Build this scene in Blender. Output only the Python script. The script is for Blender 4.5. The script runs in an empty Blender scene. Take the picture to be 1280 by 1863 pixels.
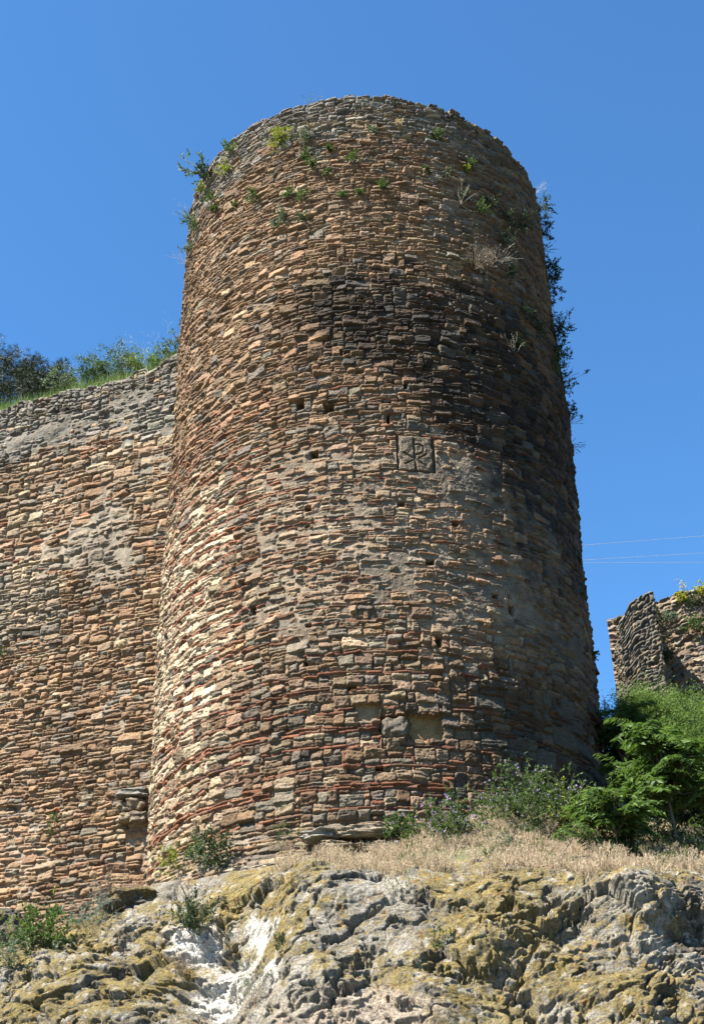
import bpy, math, random
import numpy as np
from mathutils import Matrix, Vector

# ------------------------------------------------------------------ camera, sky, sun, exposure
SC = bpy.context.scene
COL = SC.collection
F, TILT, ROLL, YAW = 2400.0, 0.538378, 0.023093, -0.016422      # focal length in photo pixels
PW, PH = 1280.0, 1863.0
R, D, ZT = 3.5, 19.82, 18.35                                    # tower radius, distance of its axis, rim height

def _dir(X, Y):
    cr, sr = math.cos(-ROLL), math.sin(-ROLL)
    X, Y = cr*X - sr*Y, sr*X + cr*Y
    v = np.array([X, 0, 0]) + Y*np.array([0, -math.sin(TILT), math.cos(TILT)])
    return v
_cy, _sy = math.cos(-YAW), math.sin(-YAW)
def _yaw(v): return np.array([_cy*v[0]-_sy*v[1], _sy*v[0]+_cy*v[1], v[2]])
FW = _yaw(np.array([0, math.cos(TILT), math.sin(TILT)]))
RT, UP = _yaw(_dir(1, 0)), _yaw(_dir(0, 1))
def ray(px, py):
    return FW + RT*((px-PW/2)/F) + UP*((PH/2-py)/F)
def at(px, py, Y):
    d = ray(px, py); return d*(Y/d[1])
def on_tower(px, py, r=R):
    """theta (radians, 0 faces the camera) and height of the point of the tower seen at a photo point"""
    d = ray(px, py); a = d[0]**2+d[1]**2; b = -2*d[1]*D; c = D*D-r*r
    q = max(b*b-4*a*c, 0); P = d*((-b-math.sqrt(q))/(2*a))
    return math.atan2(P[0], D-P[1]), P[2]

cam = bpy.data.cameras.new('camera'); camo = bpy.data.objects.new('camera', cam); COL.objects.link(camo)
cam.sensor_fit = 'VERTICAL'; cam.sensor_height = 24; cam.lens = F/PH*24; cam.clip_start = .1; cam.clip_end = 6000
camo.matrix_world = Matrix(((RT[0], UP[0], -FW[0], 0), (RT[1], UP[1], -FW[1], 0), (RT[2], UP[2], -FW[2], 0), (0, 0, 0, 1)))
SC.camera = camo

SUN_EL, SUN_AZ = math.radians(53), math.radians(-57)            # azimuth: from "behind the camera" towards the left
sdir = Vector((math.sin(SUN_AZ)*math.cos(SUN_EL), -math.cos(SUN_AZ)*math.cos(SUN_EL), math.sin(SUN_EL)))
sun = bpy.data.lights.new('sun', 'SUN'); sun.energy = 5.0; sun.angle = math.radians(.5); sun.color = (1, .93, .82)
suno = bpy.data.objects.new('sun', sun); COL.objects.link(suno); suno.location = (0, 0, 60)
suno.rotation_euler = sdir.to_track_quat('Z', 'Y').to_euler()
wd = bpy.data.worlds.new('World'); SC.world = wd; wd.use_nodes = True
nt = wd.node_tree; sky = nt.nodes.new('ShaderNodeTexSky'); sky.sky_type = 'NISHITA'; sky.sun_disc = False
sky.sun_elevation = SUN_EL; sky.sun_rotation = math.atan2(sdir.x, sdir.y)
sky.air_density = 1.0; sky.dust_density = .1; sky.ozone_density = 2.5; sky.altitude = 100
bg = nt.nodes['Background']; bg.inputs[1].default_value = .05
tint = nt.nodes.new('ShaderNodeMix'); tint.data_type = 'RGBA'; tint.blend_type = 'MULTIPLY'; tint.inputs['Factor'].default_value = 1
tint.inputs['B'].default_value = (.54, .95, 1.22, 1)          # a slightly deeper blue than the model's clear sky
nt.links.new(sky.outputs[0], tint.inputs['A']); nt.links.new(tint.outputs['Result'], bg.inputs[0])
SC.view_settings.view_transform = 'Standard'; SC.view_settings.look = 'None'
SC.view_settings.exposure = 2.12; SC.view_settings.gamma = 1
SC.cycles.max_bounces = 5; SC.cycles.transparent_max_bounces = 8

rng = np.random.default_rng(11); random.seed(11)

# ------------------------------------------------------------------ noise
_P = np.random.default_rng(5).permutation(256); _P = np.concatenate([_P, _P, _P]).astype(np.int64)
_G = np.stack([np.cos(np.arange(256)*2.399), np.sin(np.arange(256)*2.399)], -1).astype(np.float32)
_V = np.random.default_rng(6).random(256).astype(np.float32)*2-1
def pn(x, y, sd=0):
    x = np.asarray(x, np.float32); y = np.asarray(y, np.float32)
    xf = np.floor(x); yf = np.floor(y); xi = xf.astype(np.int64) & 255; yi = yf.astype(np.int64) & 255
    fx = x-xf; fy = y-yf; u = fx*fx*fx*(fx*(fx*6-15)+10); v = fy*fy*fy*(fy*(fy*6-15)+10)
    def g(ix, iy, dx, dy):
        h = _P[_P[(xi+ix) & 255]+((yi+iy) & 255)]; h = _P[(h+sd) & 255]
        return _G[h, 0]*dx+_G[h, 1]*dy
    a = g(0, 0, fx, fy); b = g(1, 0, fx-1, fy); c = g(0, 1, fx, fy-1); d = g(1, 1, fx-1, fy-1)
    return ((a+u*(b-a))*(1-v)+(c+u*(d-c))*v)*1.45
def fbm(x, y, o=3, sd=0, g=.5):
    r = 0; a = 1; t = 0
    for i in range(o):
        r = r+a*pn(x*2**i, y*2**i, sd+i*17); t += a; a *= g
    return r/t
def vn3(x, y, z, sd=0):
    xf = np.floor(x); yf = np.floor(y); zf = np.floor(z)
    xi = xf.astype(np.int64) & 255; yi = yf.astype(np.int64) & 255; zi = zf.astype(np.int64) & 255
    fx = x-xf; fy = y-yf; fz = z-zf; u = fx*fx*(3-2*fx); v = fy*fy*(3-2*fy); w = fz*fz*(3-2*fz)
    def g(i, j, k): return _V[_P[_P[_P[(xi+i) & 255]+((yi+j) & 255)]+((zi+k+sd) & 255)]]
    def l(j, k): a = g(0, j, k); return a+u*(g(1, j, k)-a)
    a = l(0, 0); b = l(1, 0); c = l(0, 1); d = l(1, 1)
    a = a+v*(b-a); c = c+v*(d-c); return a+w*(c-a)
def fbm3(x, y, z, o=3, sd=0, g=.5):
    r = 0; a = 1; t = 0
    for i in range(o):
        k = 2.03**i; r = r+a*vn3(x*k+i*3.7, y*k+i*1.9, z*k, sd+i*17); t += a; a *= g
    return r/t
def sm(x, a, b):
    t = np.clip((x-a)/(b-a), 0, 1); return t*t*(3-2*t)
def mixc(a, b, t): return a*(1-t[..., None])+np.asarray(b, np.float32)*t[..., None]

# ------------------------------------------------------------------ mesh helpers
def mesh_obj(name, V, Fs, mat, parent=None, col=None, smooth=True, sizes=None):
    me = bpy.data.meshes.new(name); V = np.asarray(V, np.float32).reshape(-1, 3)
    me.vertices.add(len(V)); me.vertices.foreach_set('co', V.ravel())
    if sizes is None:
        Fs = np.asarray(Fs, np.int32); k = Fs.shape[1]; n = len(Fs); ls = np.arange(n, dtype=np.int32)*k
        me.loops.add(n*k); me.polygons.add(n); me.loops.foreach_set('vertex_index', Fs.ravel())
        me.polygons.foreach_set('loop_start', ls)
    else:
        sizes = np.asarray(sizes, np.int32); me.loops.add(int(sizes.sum())); me.polygons.add(len(sizes))
        me.loops.foreach_set('vertex_index', np.asarray(Fs, np.int32))
        me.polygons.foreach_set('loop_start', np.concatenate([[0], np.cumsum(sizes)[:-1]]).astype(np.int32))
    if smooth: me.polygons.foreach_set('use_smooth', np.ones(len(me.polygons), bool))
    me.update(calc_edges=True)
    if col is not None:
        at_ = me.color_attributes.new('Col', 'FLOAT_COLOR', 'POINT')
        c = np.ones((len(V), 4), np.float32); c[:, :3] = col.reshape(-1, 3); at_.data.foreach_set('color', c.ravel())
    me.materials.append(mat)
    o = bpy.data.objects.new(name, me); COL.objects.link(o); o.parent = parent
    return o
def grid_faces(nr, nc, off=0):
    i = np.arange(nr*nc).reshape(nr, nc)+off
    return np.stack([i[:-1, :-1], i[:-1, 1:], i[1:, 1:], i[1:, :-1]], -1).reshape(-1, 4)
def tag(o, label, cat, group=None):
    o['label'] = label; o['category'] = cat
    if group: o['group'] = group
    return o
def struct(o, kind='structure'): o['kind'] = kind; return o
def empty(name, loc=(0, 0, 0)):
    o = bpy.data.objects.new(name, None); COL.objects.link(o); o.location = [float(v) for v in loc]; o.empty_display_size = .2; return o

# ------------------------------------------------------------------ materials
def nodes(name):
    m = bpy.data.materials.new(name); m.use_nodes = True; t = m.node_tree
    return m, t, t.nodes, t.links, t.nodes['Principled BSDF']
def stone_mat(name, fine=55, bump=.5, dist=.012, spec=.25, pits=True):
    m, t, N, L, b = nodes(name); b.inputs['Roughness'].default_value = .92; b.inputs['Specular IOR Level'].default_value = spec
    at_ = N.new('ShaderNodeAttribute'); at_.attribute_name = 'Col'
    tc = N.new('ShaderNodeTexCoord')
    n1 = N.new('ShaderNodeTexNoise'); n1.inputs['Scale'].default_value = fine; n1.inputs['Detail'].default_value = 5; n1.inputs['Roughness'].default_value = .7
    n2 = N.new('ShaderNodeTexNoise'); n2.inputs['Scale'].default_value = fine*.22; n2.inputs['Detail'].default_value = 3
    L.new(tc.outputs['Object'], n1.inputs['Vector']); L.new(tc.outputs['Object'], n2.inputs['Vector'])
    r1 = N.new('ShaderNodeMapRange'); r1.inputs[1].default_value = .3; r1.inputs[2].default_value = .7; r1.inputs[3].default_value = .34; r1.inputs[4].default_value = 1.24
    r2 = N.new('ShaderNodeMapRange'); r2.inputs[1].default_value = .3; r2.inputs[2].default_value = .7; r2.inputs[3].default_value = .82; r2.inputs[4].default_value = 1.18
    L.new(n1.outputs['Fac'], r1.inputs[0]); L.new(n2.outputs['Fac'], r2.inputs[0])
    mu = N.new('ShaderNodeMath'); mu.operation = 'MULTIPLY'; L.new(r1.outputs[0], mu.inputs[0]); L.new(r2.outputs[0], mu.inputs[1])
    vm = N.new('ShaderNodeVectorMath'); vm.operation = 'SCALE'; L.new(at_.outputs['Color'], vm.inputs[0]); L.new(mu.outputs[0], vm.inputs['Scale'])
    L.new(vm.outputs[0], b.inputs['Base Color'])
    bp = N.new('ShaderNodeBump'); bp.inputs['Strength'].default_value = bump; bp.inputs['Distance'].default_value = dist
    L.new(n1.outputs['Fac'], bp.inputs['Height']); L.new(bp.outputs[0], b.inputs['Normal'])
    return m
def leaf_mat(name, c, c2=None, trans=.35, rough=.55):
    c = tuple(v*LK for v in c); c2 = c2 and tuple(v*LK for v in c2)
    m, t, N, L, b = nodes(name); c2 = c2 or tuple(v*.55 for v in c)
    g = N.new('ShaderNodeNewGeometry'); mx = N.new('ShaderNodeMix'); mx.data_type = 'RGBA'
    L.new(g.outputs['Random Per Island'], mx.inputs['Factor'])
    mx.inputs['A'].default_value = (*c2, 1); mx.inputs['B'].default_value = (*c, 1)
    L.new(mx.outputs['Result'], b.inputs['Base Color']); b.inputs['Roughness'].default_value = rough
    b.inputs['Specular IOR Level'].default_value = .18
    if trans:
        tr = N.new('ShaderNodeBsdfTranslucent'); ms = N.new('ShaderNodeMixShader'); ms.inputs[0].default_value = trans
        sc_ = N.new('ShaderNodeMix'); sc_.data_type = 'RGBA'; sc_.inputs['Factor'].default_value = .5
        sc_.inputs['B'].default_value = (c[0]*1.3, c[1]*1.5, c[2]*.6, 1)
        L.new(mx.outputs['Result'], sc_.inputs['A']); L.new(sc_.outputs['Result'], tr.inputs['Color'])
        L.new(b.outputs[0], ms.inputs[1]); L.new(tr.outputs[0], ms.inputs[2])
        L.new(ms.outputs[0], N['Material Output'].inputs['Surface'])
    return m
LK = .60
M = {}
M['masonry'] = stone_mat('weathered_masonry')
M['rock'] = stone_mat('lichen_rock', fine=38, bump=1.0, dist=.06)
M['soil'] = stone_mat('soil', fine=30, bump=.6, dist=.03)
M['green'] = leaf_mat('mid_green_leaves', (.105, .175, .05))
M['bright'] = leaf_mat('bright_green_leaves', (.125, .205, .05), (.05, .10, .028))
M['fresh'] = leaf_mat('fresh_green_leaves', (.20, .30, .085), (.08, .15, .035), .4)
M['lime'] = leaf_mat('lime_leaves', (.38, .42, .06), (.22, .30, .05))
M['dark'] = leaf_mat('dark_green_leaves', (.05, .085, .035), (.022, .042, .02), .2)
M['pine'] = leaf_mat('pine_needles', (.055, .08, .032), (.016, .028, .014), .05)
M['greyleaf'] = leaf_mat('grey_green_leaves', (.20, .26, .17), (.12, .17, .11), .2)
M['blueleaf'] = leaf_mat('blue_grey_leaves', (.30, .37, .33), (.2, .26, .23), .2)
M['straw'] = leaf_mat('straw', (.74, .60, .46), (.38, .28, .20), .25, .8)
M['grass'] = leaf_mat('grass_blades', (.24, .33, .09), (.12, .2, .05), .3)
M['twig'] = leaf_mat('twigs', (.28, .23, .18), (.16, .12, .09), 0, .9)
M['palestem'] = leaf_mat('pale_dry_stems', (.62, .58, .50), (.45, .4, .33), 0, .9)
M['stem'] = leaf_mat('green_stems', (.14, .18, .07), (.10, .12, .05), 0, .7)
M['bark'] = leaf_mat('bark', (.20, .17, .13), (.12, .10, .08), 0, .95)
M['palebark'] = leaf_mat('pale_bark', (.33, .29, .23), (.26, .22, .17), 0, .9)
M['purple'] = leaf_mat('mauve_petals', (.62, .50, .80), (.45, .32, .66), .3)
M['yellow'] = leaf_mat('yellow_petals', (.78, .68, .05), (.6, .55, .04), .3)
M['red'] = leaf_mat('red_petals', (.8, .06, .02), (.7, .04, .02), .3)
M['whitefl'] = leaf_mat('white_florets', (.75, .75, .68), (.6, .6, .52), .3)
M['wire'] = leaf_mat('wire_metal', (.55, .56, .58), (.5, .5, .52), 0, .4)
M['needle_bark'] = M['bark']

# ------------------------------------------------------------------ masonry generator
def layout(nc, nr, pick, res, seed, tol=2):
    """rubble packed from the bottom up: every stone sits on the ones below it"""
    g = np.random.default_rng(seed); sky_ = np.zeros(nc, np.int64); ids = np.zeros((nr, nc), np.int32); S = []
    k = 0
    while True:
        x = int(sky_.argmin()); h0 = int(sky_[x])
        if h0 >= nr: break
        a = x
        while a > 0 and sky_[a-1] <= h0+tol: a -= 1
        b = x+1
        while b < nc and sky_[b] <= h0+tol and b-a < 90: b += 1
        run = b-a
        w, h, ty = pick(a*res, h0*res, g); w = max(3, int(round(w/res))); h = max(2, int(round(h/res)))
        hl = sky_[a-1] if a > 0 else h0+99; hr = sky_[b] if b < nc else h0+99
        if run < w+6:
            w = run if run < w*1.35+4 else max(4, int(run*g.uniform(.4, .6)))
        if run < 7: h = int(max(2, min(h, min(hl, hr)-h0+g.integers(0, 2)))); 
        else:
            for q in (hl, hr):
                if abs(h0+h-q) <= 2+h*.16 and q-h0 >= 2: h = int(q-h0); break
        c = slice(a, a+w); top = h0+h
        for j in range(a, min(a+w, nc)): ids[sky_[j]:top, j] = k
        sky_[c] = top
        S.append((ty, (a+w/2)*res, (h0+h/2)*res, w*res, h*res)); k += 1
    return ids, S
TY = dict(rubble=0, slab=1, brick=2, block=3, boulder=4)
REL = np.array([.070, .050, .032, .060, .090]); RAD = np.array([.036, .017, .009, .021, .075]); ROUGH = np.array([1., .75, .25, .9, .9])
def masonry(L, H, res, pick, seed, warp=1.0, mortar=None, off_sd=.014, fine=1, bands=None):
    nc, nr = int(L/res)+1, int(H/res)+1
    pk = (lambda s, z0, g: (lambda w_, h_, t_: (w_*fine, h_*(fine if t_ != 2 else 1), t_))(*pick(s, z0, g))) if fine != 1 else pick
    ids, S = layout(nc, nr, pk, res, seed)
    if bands: bands(ids, S, res, np.random.default_rng(seed+500))
    zz, ss = np.meshgrid(np.arange(nr)*res, np.arange(nc)*res, indexing='ij'); ss = ss.astype(np.float32); zz = zz.astype(np.float32)
    A = warp*.018
    wx = A*fbm(ss*5, zz*7, 3, seed+1)*1.6; wz = A*fbm(ss*4, zz*6, 3, seed+9)*1.3+warp*.02*pn(ss*.9, zz*.7, seed+3)
    ci = np.clip(np.round((ss+wx)/res), 0, nc-1).astype(int); ri = np.clip(np.round((zz+wz)/res), 0, nr-1).astype(int)
    ids = ids[ri, ci]
    e = np.zeros(ids.shape, bool)
    e[:, 1:] |= ids[:, 1:] != ids[:, :-1]; e[1:] |= ids[1:] != ids[:-1]
    d = np.where(e, 0, 99).astype(np.float32)
    for _ in range(12):
        for sl, tl, c in (((slice(1, None), slice(None)), (slice(None, -1), slice(None)), 1), ((slice(None), slice(1, None)), (slice(None), slice(None, -1)), 1),
                          ((slice(1, None), slice(1, None)), (slice(None, -1), slice(None, -1)), 1.4), ((slice(1, None), slice(None, -1)), (slice(None, -1), slice(1, None)), 1.4)):
            np.minimum(d[sl], d[tl]+c, out=d[sl]); np.minimum(d[tl], d[sl]+c, out=d[tl])
    d = np.minimum(d, 12)
    for _ in range(1):
        p = np.pad(d, 1, mode='edge'); d = (p[:-2, 1:-1]+p[2:, 1:-1]+p[1:-1, :-2]+p[1:-1, 2:]+2*d)/6
    d = d*res
    ty = np.array([s[0] for s in S]); n = len(S); sc_ = np.array([s[1:] for s in S], np.float32)
    g = np.random.default_rng(seed+77); off = g.normal(0, off_sd, n)*np.where(ty == 2, .6, 1)
    tx = g.normal(0, .14, n); tz = g.normal(0, .27, n)-.07; r0 = g.random((n, 4)).astype(np.float32)
    T = ty[ids]
    rad = np.minimum(RAD[ty]*(0.7+.7*r0[:, 0]), sc_[:, 3]*.55)[ids]
    t = np.clip(d/rad, 0, 1); prof = np.sqrt(1-(1-t)**2)
    rel = (REL[ty]*(.75+.6*r0[:, 1]))[ids]; ds = ss-sc_[ids, 0]; dz = zz-sc_[ids, 1]
    o1 = r0[ids, 2]*31; o2 = r0[ids, 3]*17
    rough = ROUGH[T]*(.021*fbm(ss*9+o1, zz*13+o2, 3, 31)+.007*pn(ss*34+o2, zz*44+o1, 7))
    lam = np.where(T == 2, 0, .010)*(r0[ids, 0] > .35)*pn(ss*4+o1, zz*38+o2+1.2*pn(ss*3, zz*3, 4), 9)
    hs = off[ids]+rel*(prof-1)+np.clip(tx[ids]*ds+tz[ids]*dz, -.03, .03)*prof+rough+lam
    mo = mortar(ss, zz) if mortar else np.full(ss.shape, -.045, np.float32)
    mo = mo+.010*fbm(ss*12, zz*12, 3, 61)+.004*pn(ss*45, zz*45, 62)
    h = np.maximum(hs, mo); ismo = np.clip((mo-hs)/.004+.2, 0, 1)
    return dict(h=h.astype(np.float32), ids=ids, ty=ty, S=sc_, r=r0, mo=ismo.astype(np.float32), ss=ss, zz=zz, nr=nr, nc=nc, d=d, T=T)
PAL = {k: np.array(v, np.float32) for k, v in dict(
    ochre=(.365, .258, .170), tan=(.355, .28, .205), rim=(.29, .295, .285), brown=(.26, .185, .12), grey=(.28, .262, .225), slate=(.19, .182, .165),
    pale=(.47, .40, .30), white=(.66, .60, .48), brick=(.34, .165, .105), dbrick=(.27, .165, .115), dark=(.12, .10, .08), pink=(.40, .27, .19)).items()}
ALB = np.array([.535, .472, .408])
def colour(m, names_fn, seed):
    g = np.random.default_rng(seed); n = len(m['ty']); base = np.zeros((n, 3), np.float32)
    for i in range(n):
        base[i] = PAL[names_fn(m['ty'][i], m['S'][i, 0], m['S'][i, 1], g)]
    base *= ALB*(1+g.normal(0, .20, (n, 1)))*(1+g.normal(0, .02, (n, 3))); base = np.clip(base, .03, .85)
    return base[m['ids']].astype(np.float32)

# ================================================================== THE ROUND TOWER
TR = math.radians(116); RES = .0095; ZB = 3.6
def th_of(s): return np.degrees(s/R)-116
def pick_tower(s, z0, g):
    z = z0+ZB; th = s/R*57.2958-116; u = g.random()
    br, sl, ru, bk, bo = 2, 1, 0, 3, 4
    w_ = .05*math.sin(s*1.3)+.04*math.sin(s*3.1+1)
    if z < 5.2 and th < 5:
        return (g.uniform(.15, .45), g.uniform(.04, .10), sl) if u < .8 else (g.uniform(.15, .3), g.uniform(.1, .15), ru)
    if z < 7.5:
        if th < 18:
            ph = ((z+w_)/.27) % 1
            if ph < .3 and u < .22: return g.uniform(.2, .42), g.uniform(.034, .046), br
            if u < .05: return .045, g.uniform(.12, .2), br
            if u < .20: return g.uniform(.12, .3), g.uniform(.04, .07), sl
            if u < .75: return g.uniform(.16, .42), g.uniform(.13, .22), bk
            return g.uniform(.14, .3), g.uniform(.12, .22), ru
        if u < .35: return g.uniform(.15, .4), g.uniform(.03, .06), sl
        if u < .47: return g.uniform(.18, .32), .04, br
        if u < .62: return g.uniform(.35, .7), g.uniform(.22, .42), bk
        return g.uniform(.18, .4), g.uniform(.10, .24), ru
    if z < 11.3:
        ph = ((z+w_)/.21) % 1
        if th < -34:
            if ph < .32 and u < .2: return g.uniform(.2, .44), g.uniform(.034, .045), br
            if u < .06: return .045, .13, br
            return (g.uniform(.14, .36), g.uniform(.10, .17), bk) if u < .8 else (g.uniform(.12, .3), g.uniform(.05, .08), sl)
        if ph < .42 and u < .25: return g.uniform(.14, .36), g.uniform(.024, .036), br
        if u < .30: return g.uniform(.14, .4), g.uniform(.03, .055), sl
        if u < .90: return g.uniform(.14, .38), g.uniform(.07, .14), bk
        return g.uniform(.26, .55), g.uniform(.15, .26), (bk if u < .96 else bo)
    if z < 14.6:
        if u < .36: return g.uniform(.14, .42), g.uniform(.03, .055), sl
        if u < .42 and z < 12.4: return g.uniform(.15, .3), .035, br
        if u < .82: return g.uniform(.14, .40), g.uniform(.07, .14), ru
        return g.uniform(.2, .48), g.uniform(.13, .22), bk
    if z < 17.5:
        if u < .56: return g.uniform(.14, .48), g.uniform(.03, .065), sl
        if u < .93: return g.uniform(.13, .36), g.uniform(.06, .12), ru
        return g.uniform(.2, .4), g.uniform(.12, .2), bk
    return (g.uniform(.18, .45), g.uniform(.07, .15), ru) if u < .75 else (g.uniform(.2, .45), g.uniform(.04, .06), sl)
def tower_bands(ids, S, res, g):
    """levelling courses of thin tiles running round the tower, interrupted here and there"""
    nr, nc = ids.shape; z = 5.32
    while z < 12.3:
        low = z < 7.7; s = g.uniform(0, .3); wob = g.uniform(0, 6); rows = 2 if (low and g.random() < .35) else 1
        while s < nc*res-.1:
            w = g.uniform(.18, .42); th = (s+w/2)/R*57.2958-116; zz_ = z+.022*math.sin(s*.9+wob)+.012*math.sin(s*2.7+wob*2)
            pr = (.86 if th < 16 else .35 if th < 40 else .12) if low else (.88 if th < -32 else .62 if z < 11.2 and th < 34 else .22); t_ = .040 if (low or th < -32) else .029
            if g.random() < pr:
                for r_ in range(rows):
                    r0 = int(round((zz_+r_*.05-ZB)/res)); r1 = r0+max(3, int(round(t_/res))); c0, c1 = int(s/res), int((s+w)/res)
                    S.append((2, s+w/2, zz_-ZB+r_*.05, w, t_)); ids[r0:r1, c0:c1] = len(S)-1
            s += w
        z += (g.uniform(.24, .32) if low else g.uniform(.15, .24))
def tower_mortar(s, z0):
    z = z0+ZB; th = th_of(s)
    flush = sm(z+.5*fbm(s*.9, z*.9, 3, 44), 7.2, 8.2)*(1-sm(z, 10.7, 11.5))*sm(th, -44, -25)
    patch = sm(fbm(s*.9, z*.9, 3, 41), .0, .35)
    deep = sm(fbm(s*1.7, z*2.3, 3, 43), .12, .42)
    return (-.100+.082*flush+.022*patch-.035*deep*(1-flush)).astype(np.float32)
def tower_names(ty, s, z0, g):
    z = z0+ZB+g.normal(0, .22); th = s/R*57.2958-116+g.normal(0, 3.2); u = g.random()
    if ty == 2:
        if th < -20 or z < 7.6: return 'brick' if u < .75 else 'dbrick'
        return 'dbrick' if u < .6 else ('pink' if u < .85 else 'brick')
    if z > 17.40-.25*max(0, abs(th)-20)/40: return 'rim' if u < .72 else ('slate' if u < .84 else ('pale' if u < .90 else 'tan'))
    if z < 5.2 and th < 8: return 'grey' if u < .55 else ('tan' if u < .8 else 'pale')
    if th < -60 and 12 < z < 17: return 'ochre' if u < .6 else 'brown'
    if th < -39 and z < 10.9: return ('white' if u < .66 else 'pale' if u < .86 else 'tan' if u < .9 else 'slate') if z > 6.2 else ('pale' if u < .5 else 'tan' if u < .9 else 'white')
    if z > 14.4:
        if th > 18: return 'brown' if u < .35 else ('grey' if u < .65 else 'tan')
        return 'ochre' if u < .58 else ('tan' if u < .78 else ('brown' if u < .88 else ('grey' if u < .95 else 'pale')))
    if z > 11.4:
        if th < -12: return 'ochre' if u < .52 else ('brown' if u < .72 else ('tan' if u < .88 else 'slate'))
        return 'brown' if u < .5 else ('ochre' if u < .65 else ('slate' if u < .85 else 'grey'))
    if z > 7.5: return 'tan' if u < .48 else ('pale' if u < .60 else ('ochre' if u < .70 else ('grey' if u < .9 else 'brown')))
    if th > 18: return 'grey' if u < .4 else ('brown' if u < .8 else 'tan')
    return 'tan' if u < .42 else ('grey' if u < .66 else ('ochre' if u < .74 else ('brown' if u < .93 else 'pale')))

m = masonry(2*TR*R, 14.9, RES, pick_tower, 21, mortar=tower_mortar, off_sd=.012, fine=.84, bands=tower_bands)
ss, zz = m['ss'], m['zz']; z = zz+ZB; th = th_of(ss); h = m['h']
c = colour(m, tower_names, 5)
# mortar colour
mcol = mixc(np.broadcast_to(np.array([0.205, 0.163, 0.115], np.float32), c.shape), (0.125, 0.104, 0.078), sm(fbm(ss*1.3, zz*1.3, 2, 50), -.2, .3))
flz = sm(z, 7.6, 8.4)*(1-sm(z, 10.6, 11.4))*sm(th, -42, -25); mcol = mixc(mcol, (.085, .066, .047), .85*(1-flz))  # dirty mortar outside the flush zone, with crevice shade painted in
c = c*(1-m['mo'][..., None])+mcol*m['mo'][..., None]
# veins, blotches, pale and grey lichen
v = 1+.20*fbm(ss*7, zz*11, 3, 70)+.10*pn(ss*28, zz*60, 71)
c = c*v[..., None]
lich = sm(fbm(ss*5, zz*5, 3, 75), .22, .42)*(.25+.5*sm(z, 16.6, 17.8))
c = mixc(c, (0.165, 0.165, 0.15), lich*.8)
oc = sm(fbm(ss*2.2, zz*2.2, 3, 78), .18, .5)*sm(z, 12.5, 14)*(1-sm(z, 17.2, 17.8))*(1-sm(th, 10, 35)); c = mixc(c, (0.160, 0.100, 0.044), oc*.35)
# black water stain crossing the tower; the right flank also gets painted shade
cl = np.interp(th, [-30, -15, 5, 20, 40, 65, 90], [13.7, 13.65, 13.35, 12.7, 11.9, 11.5, 11.4]); hw = np.interp(th, [-30, -15, 5, 20, 40, 70, 90], [.3, .6, 1.1, 1.8, 2.6, 3.0, 3.0])
wob = fbm(ss*.9, zz*1.2, 4, 81)*.8+fbm(ss*4, zz*5, 2, 83)*.25+.28*pn(ss*4.5, zz*.45, 87)+.55*(m['r'][m['ids'], 2]-.5)*(m['mo'] < .5)
st = 1-sm(np.abs(z-cl)/hw+wob*.75, .55, 1.25); st *= sm(th, -34, -8)
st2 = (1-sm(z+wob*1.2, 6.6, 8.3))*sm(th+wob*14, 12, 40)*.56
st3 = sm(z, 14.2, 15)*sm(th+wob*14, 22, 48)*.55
flank_shade = sm(th+wob*10, 22, 52)*.56  # shade of the right flank, painted into the stone colour
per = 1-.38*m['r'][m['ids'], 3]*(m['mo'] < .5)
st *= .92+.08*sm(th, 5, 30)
st = np.clip(np.maximum(np.maximum(st, st2), np.maximum(st3, flank_shade))*per, 0, 1)
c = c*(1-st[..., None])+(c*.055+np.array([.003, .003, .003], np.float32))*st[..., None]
low = (1-sm(z+.5*fbm(ss*.8, zz*1.2, 3, 85), 6.9, 8.2))*sm(th, -48, -22); c = c*(1-.26*low)[..., None]
# thin rusty wash and grime left of the stain
gr = sm(fbm(ss*.6, zz*.8, 3, 88)+.0, .02, .4)*.3*(z > 6); c = c*(1-gr[..., None]*np.array([.5, .55, .6]))
moss = sm(fbm(ss*3, zz*2, 3, 90), .05, .3)*sm(-th, 62, 72)*.6; c = mixc(c, (.11, .105, .05), moss)
# putlog holes and missing stones (photo points)
def rect(tc, zc, w, hh, rag=.02):
    q = np.maximum(np.abs(ss-(np.radians(tc)+TR)*R)/(w/2), np.abs(z-zc)/(hh/2))+fbm(ss*9, zz*9, 2, 91)*rag*18
    return q
for px, py, w, hh, dp in [(545, 735, .13, .16, .3), (597, 740, .16, .18, .2), (571, 826, .12, .14, .3), (560, 925, .10, .10, .3), (559, 957, .08, .05, .2), (730, 915, .11, .09, .3), (783, 1022, .13, .09, .25),
                          (828, 953, .1, .1, .2), (440, 1060, .13, .11, .25), (738, 700, .06, .14, .2), (555, 1205, .08, .1, .2), (706, 762, .05, .22, .2), (560, 1137, .09, .05, .2), (798, 1168, .10, .16, .2),
                          (640, 1250, .12, .05, .15), (690, 1398, .1, .06, .2), (500, 850, .14, .05, .12), (690, 228, .07, .12, .2), (655, 672, .15, .08, .1), (900, 1085, .12, .08, .15), (458, 1110, .12, .16, .16),
                          (620, 640, .05, .12, .15), (860, 640, .08, .12, .2), (930, 1110, .1, .16, .2), (950, 700, .12, .08, .15), (780, 560, .1, .07, .15)]:
    t_, z_ = on_tower(px, py); q = rect(math.degrees(t_), z_, w, hh)
    k = 1-sm(q, .8, 1.05); h = h*(1-k)+(-dp+.02*fbm(ss*8, zz*8, 2, 95))*k; c = mixc(c, (.10, .08, .05), k*.8)
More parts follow.
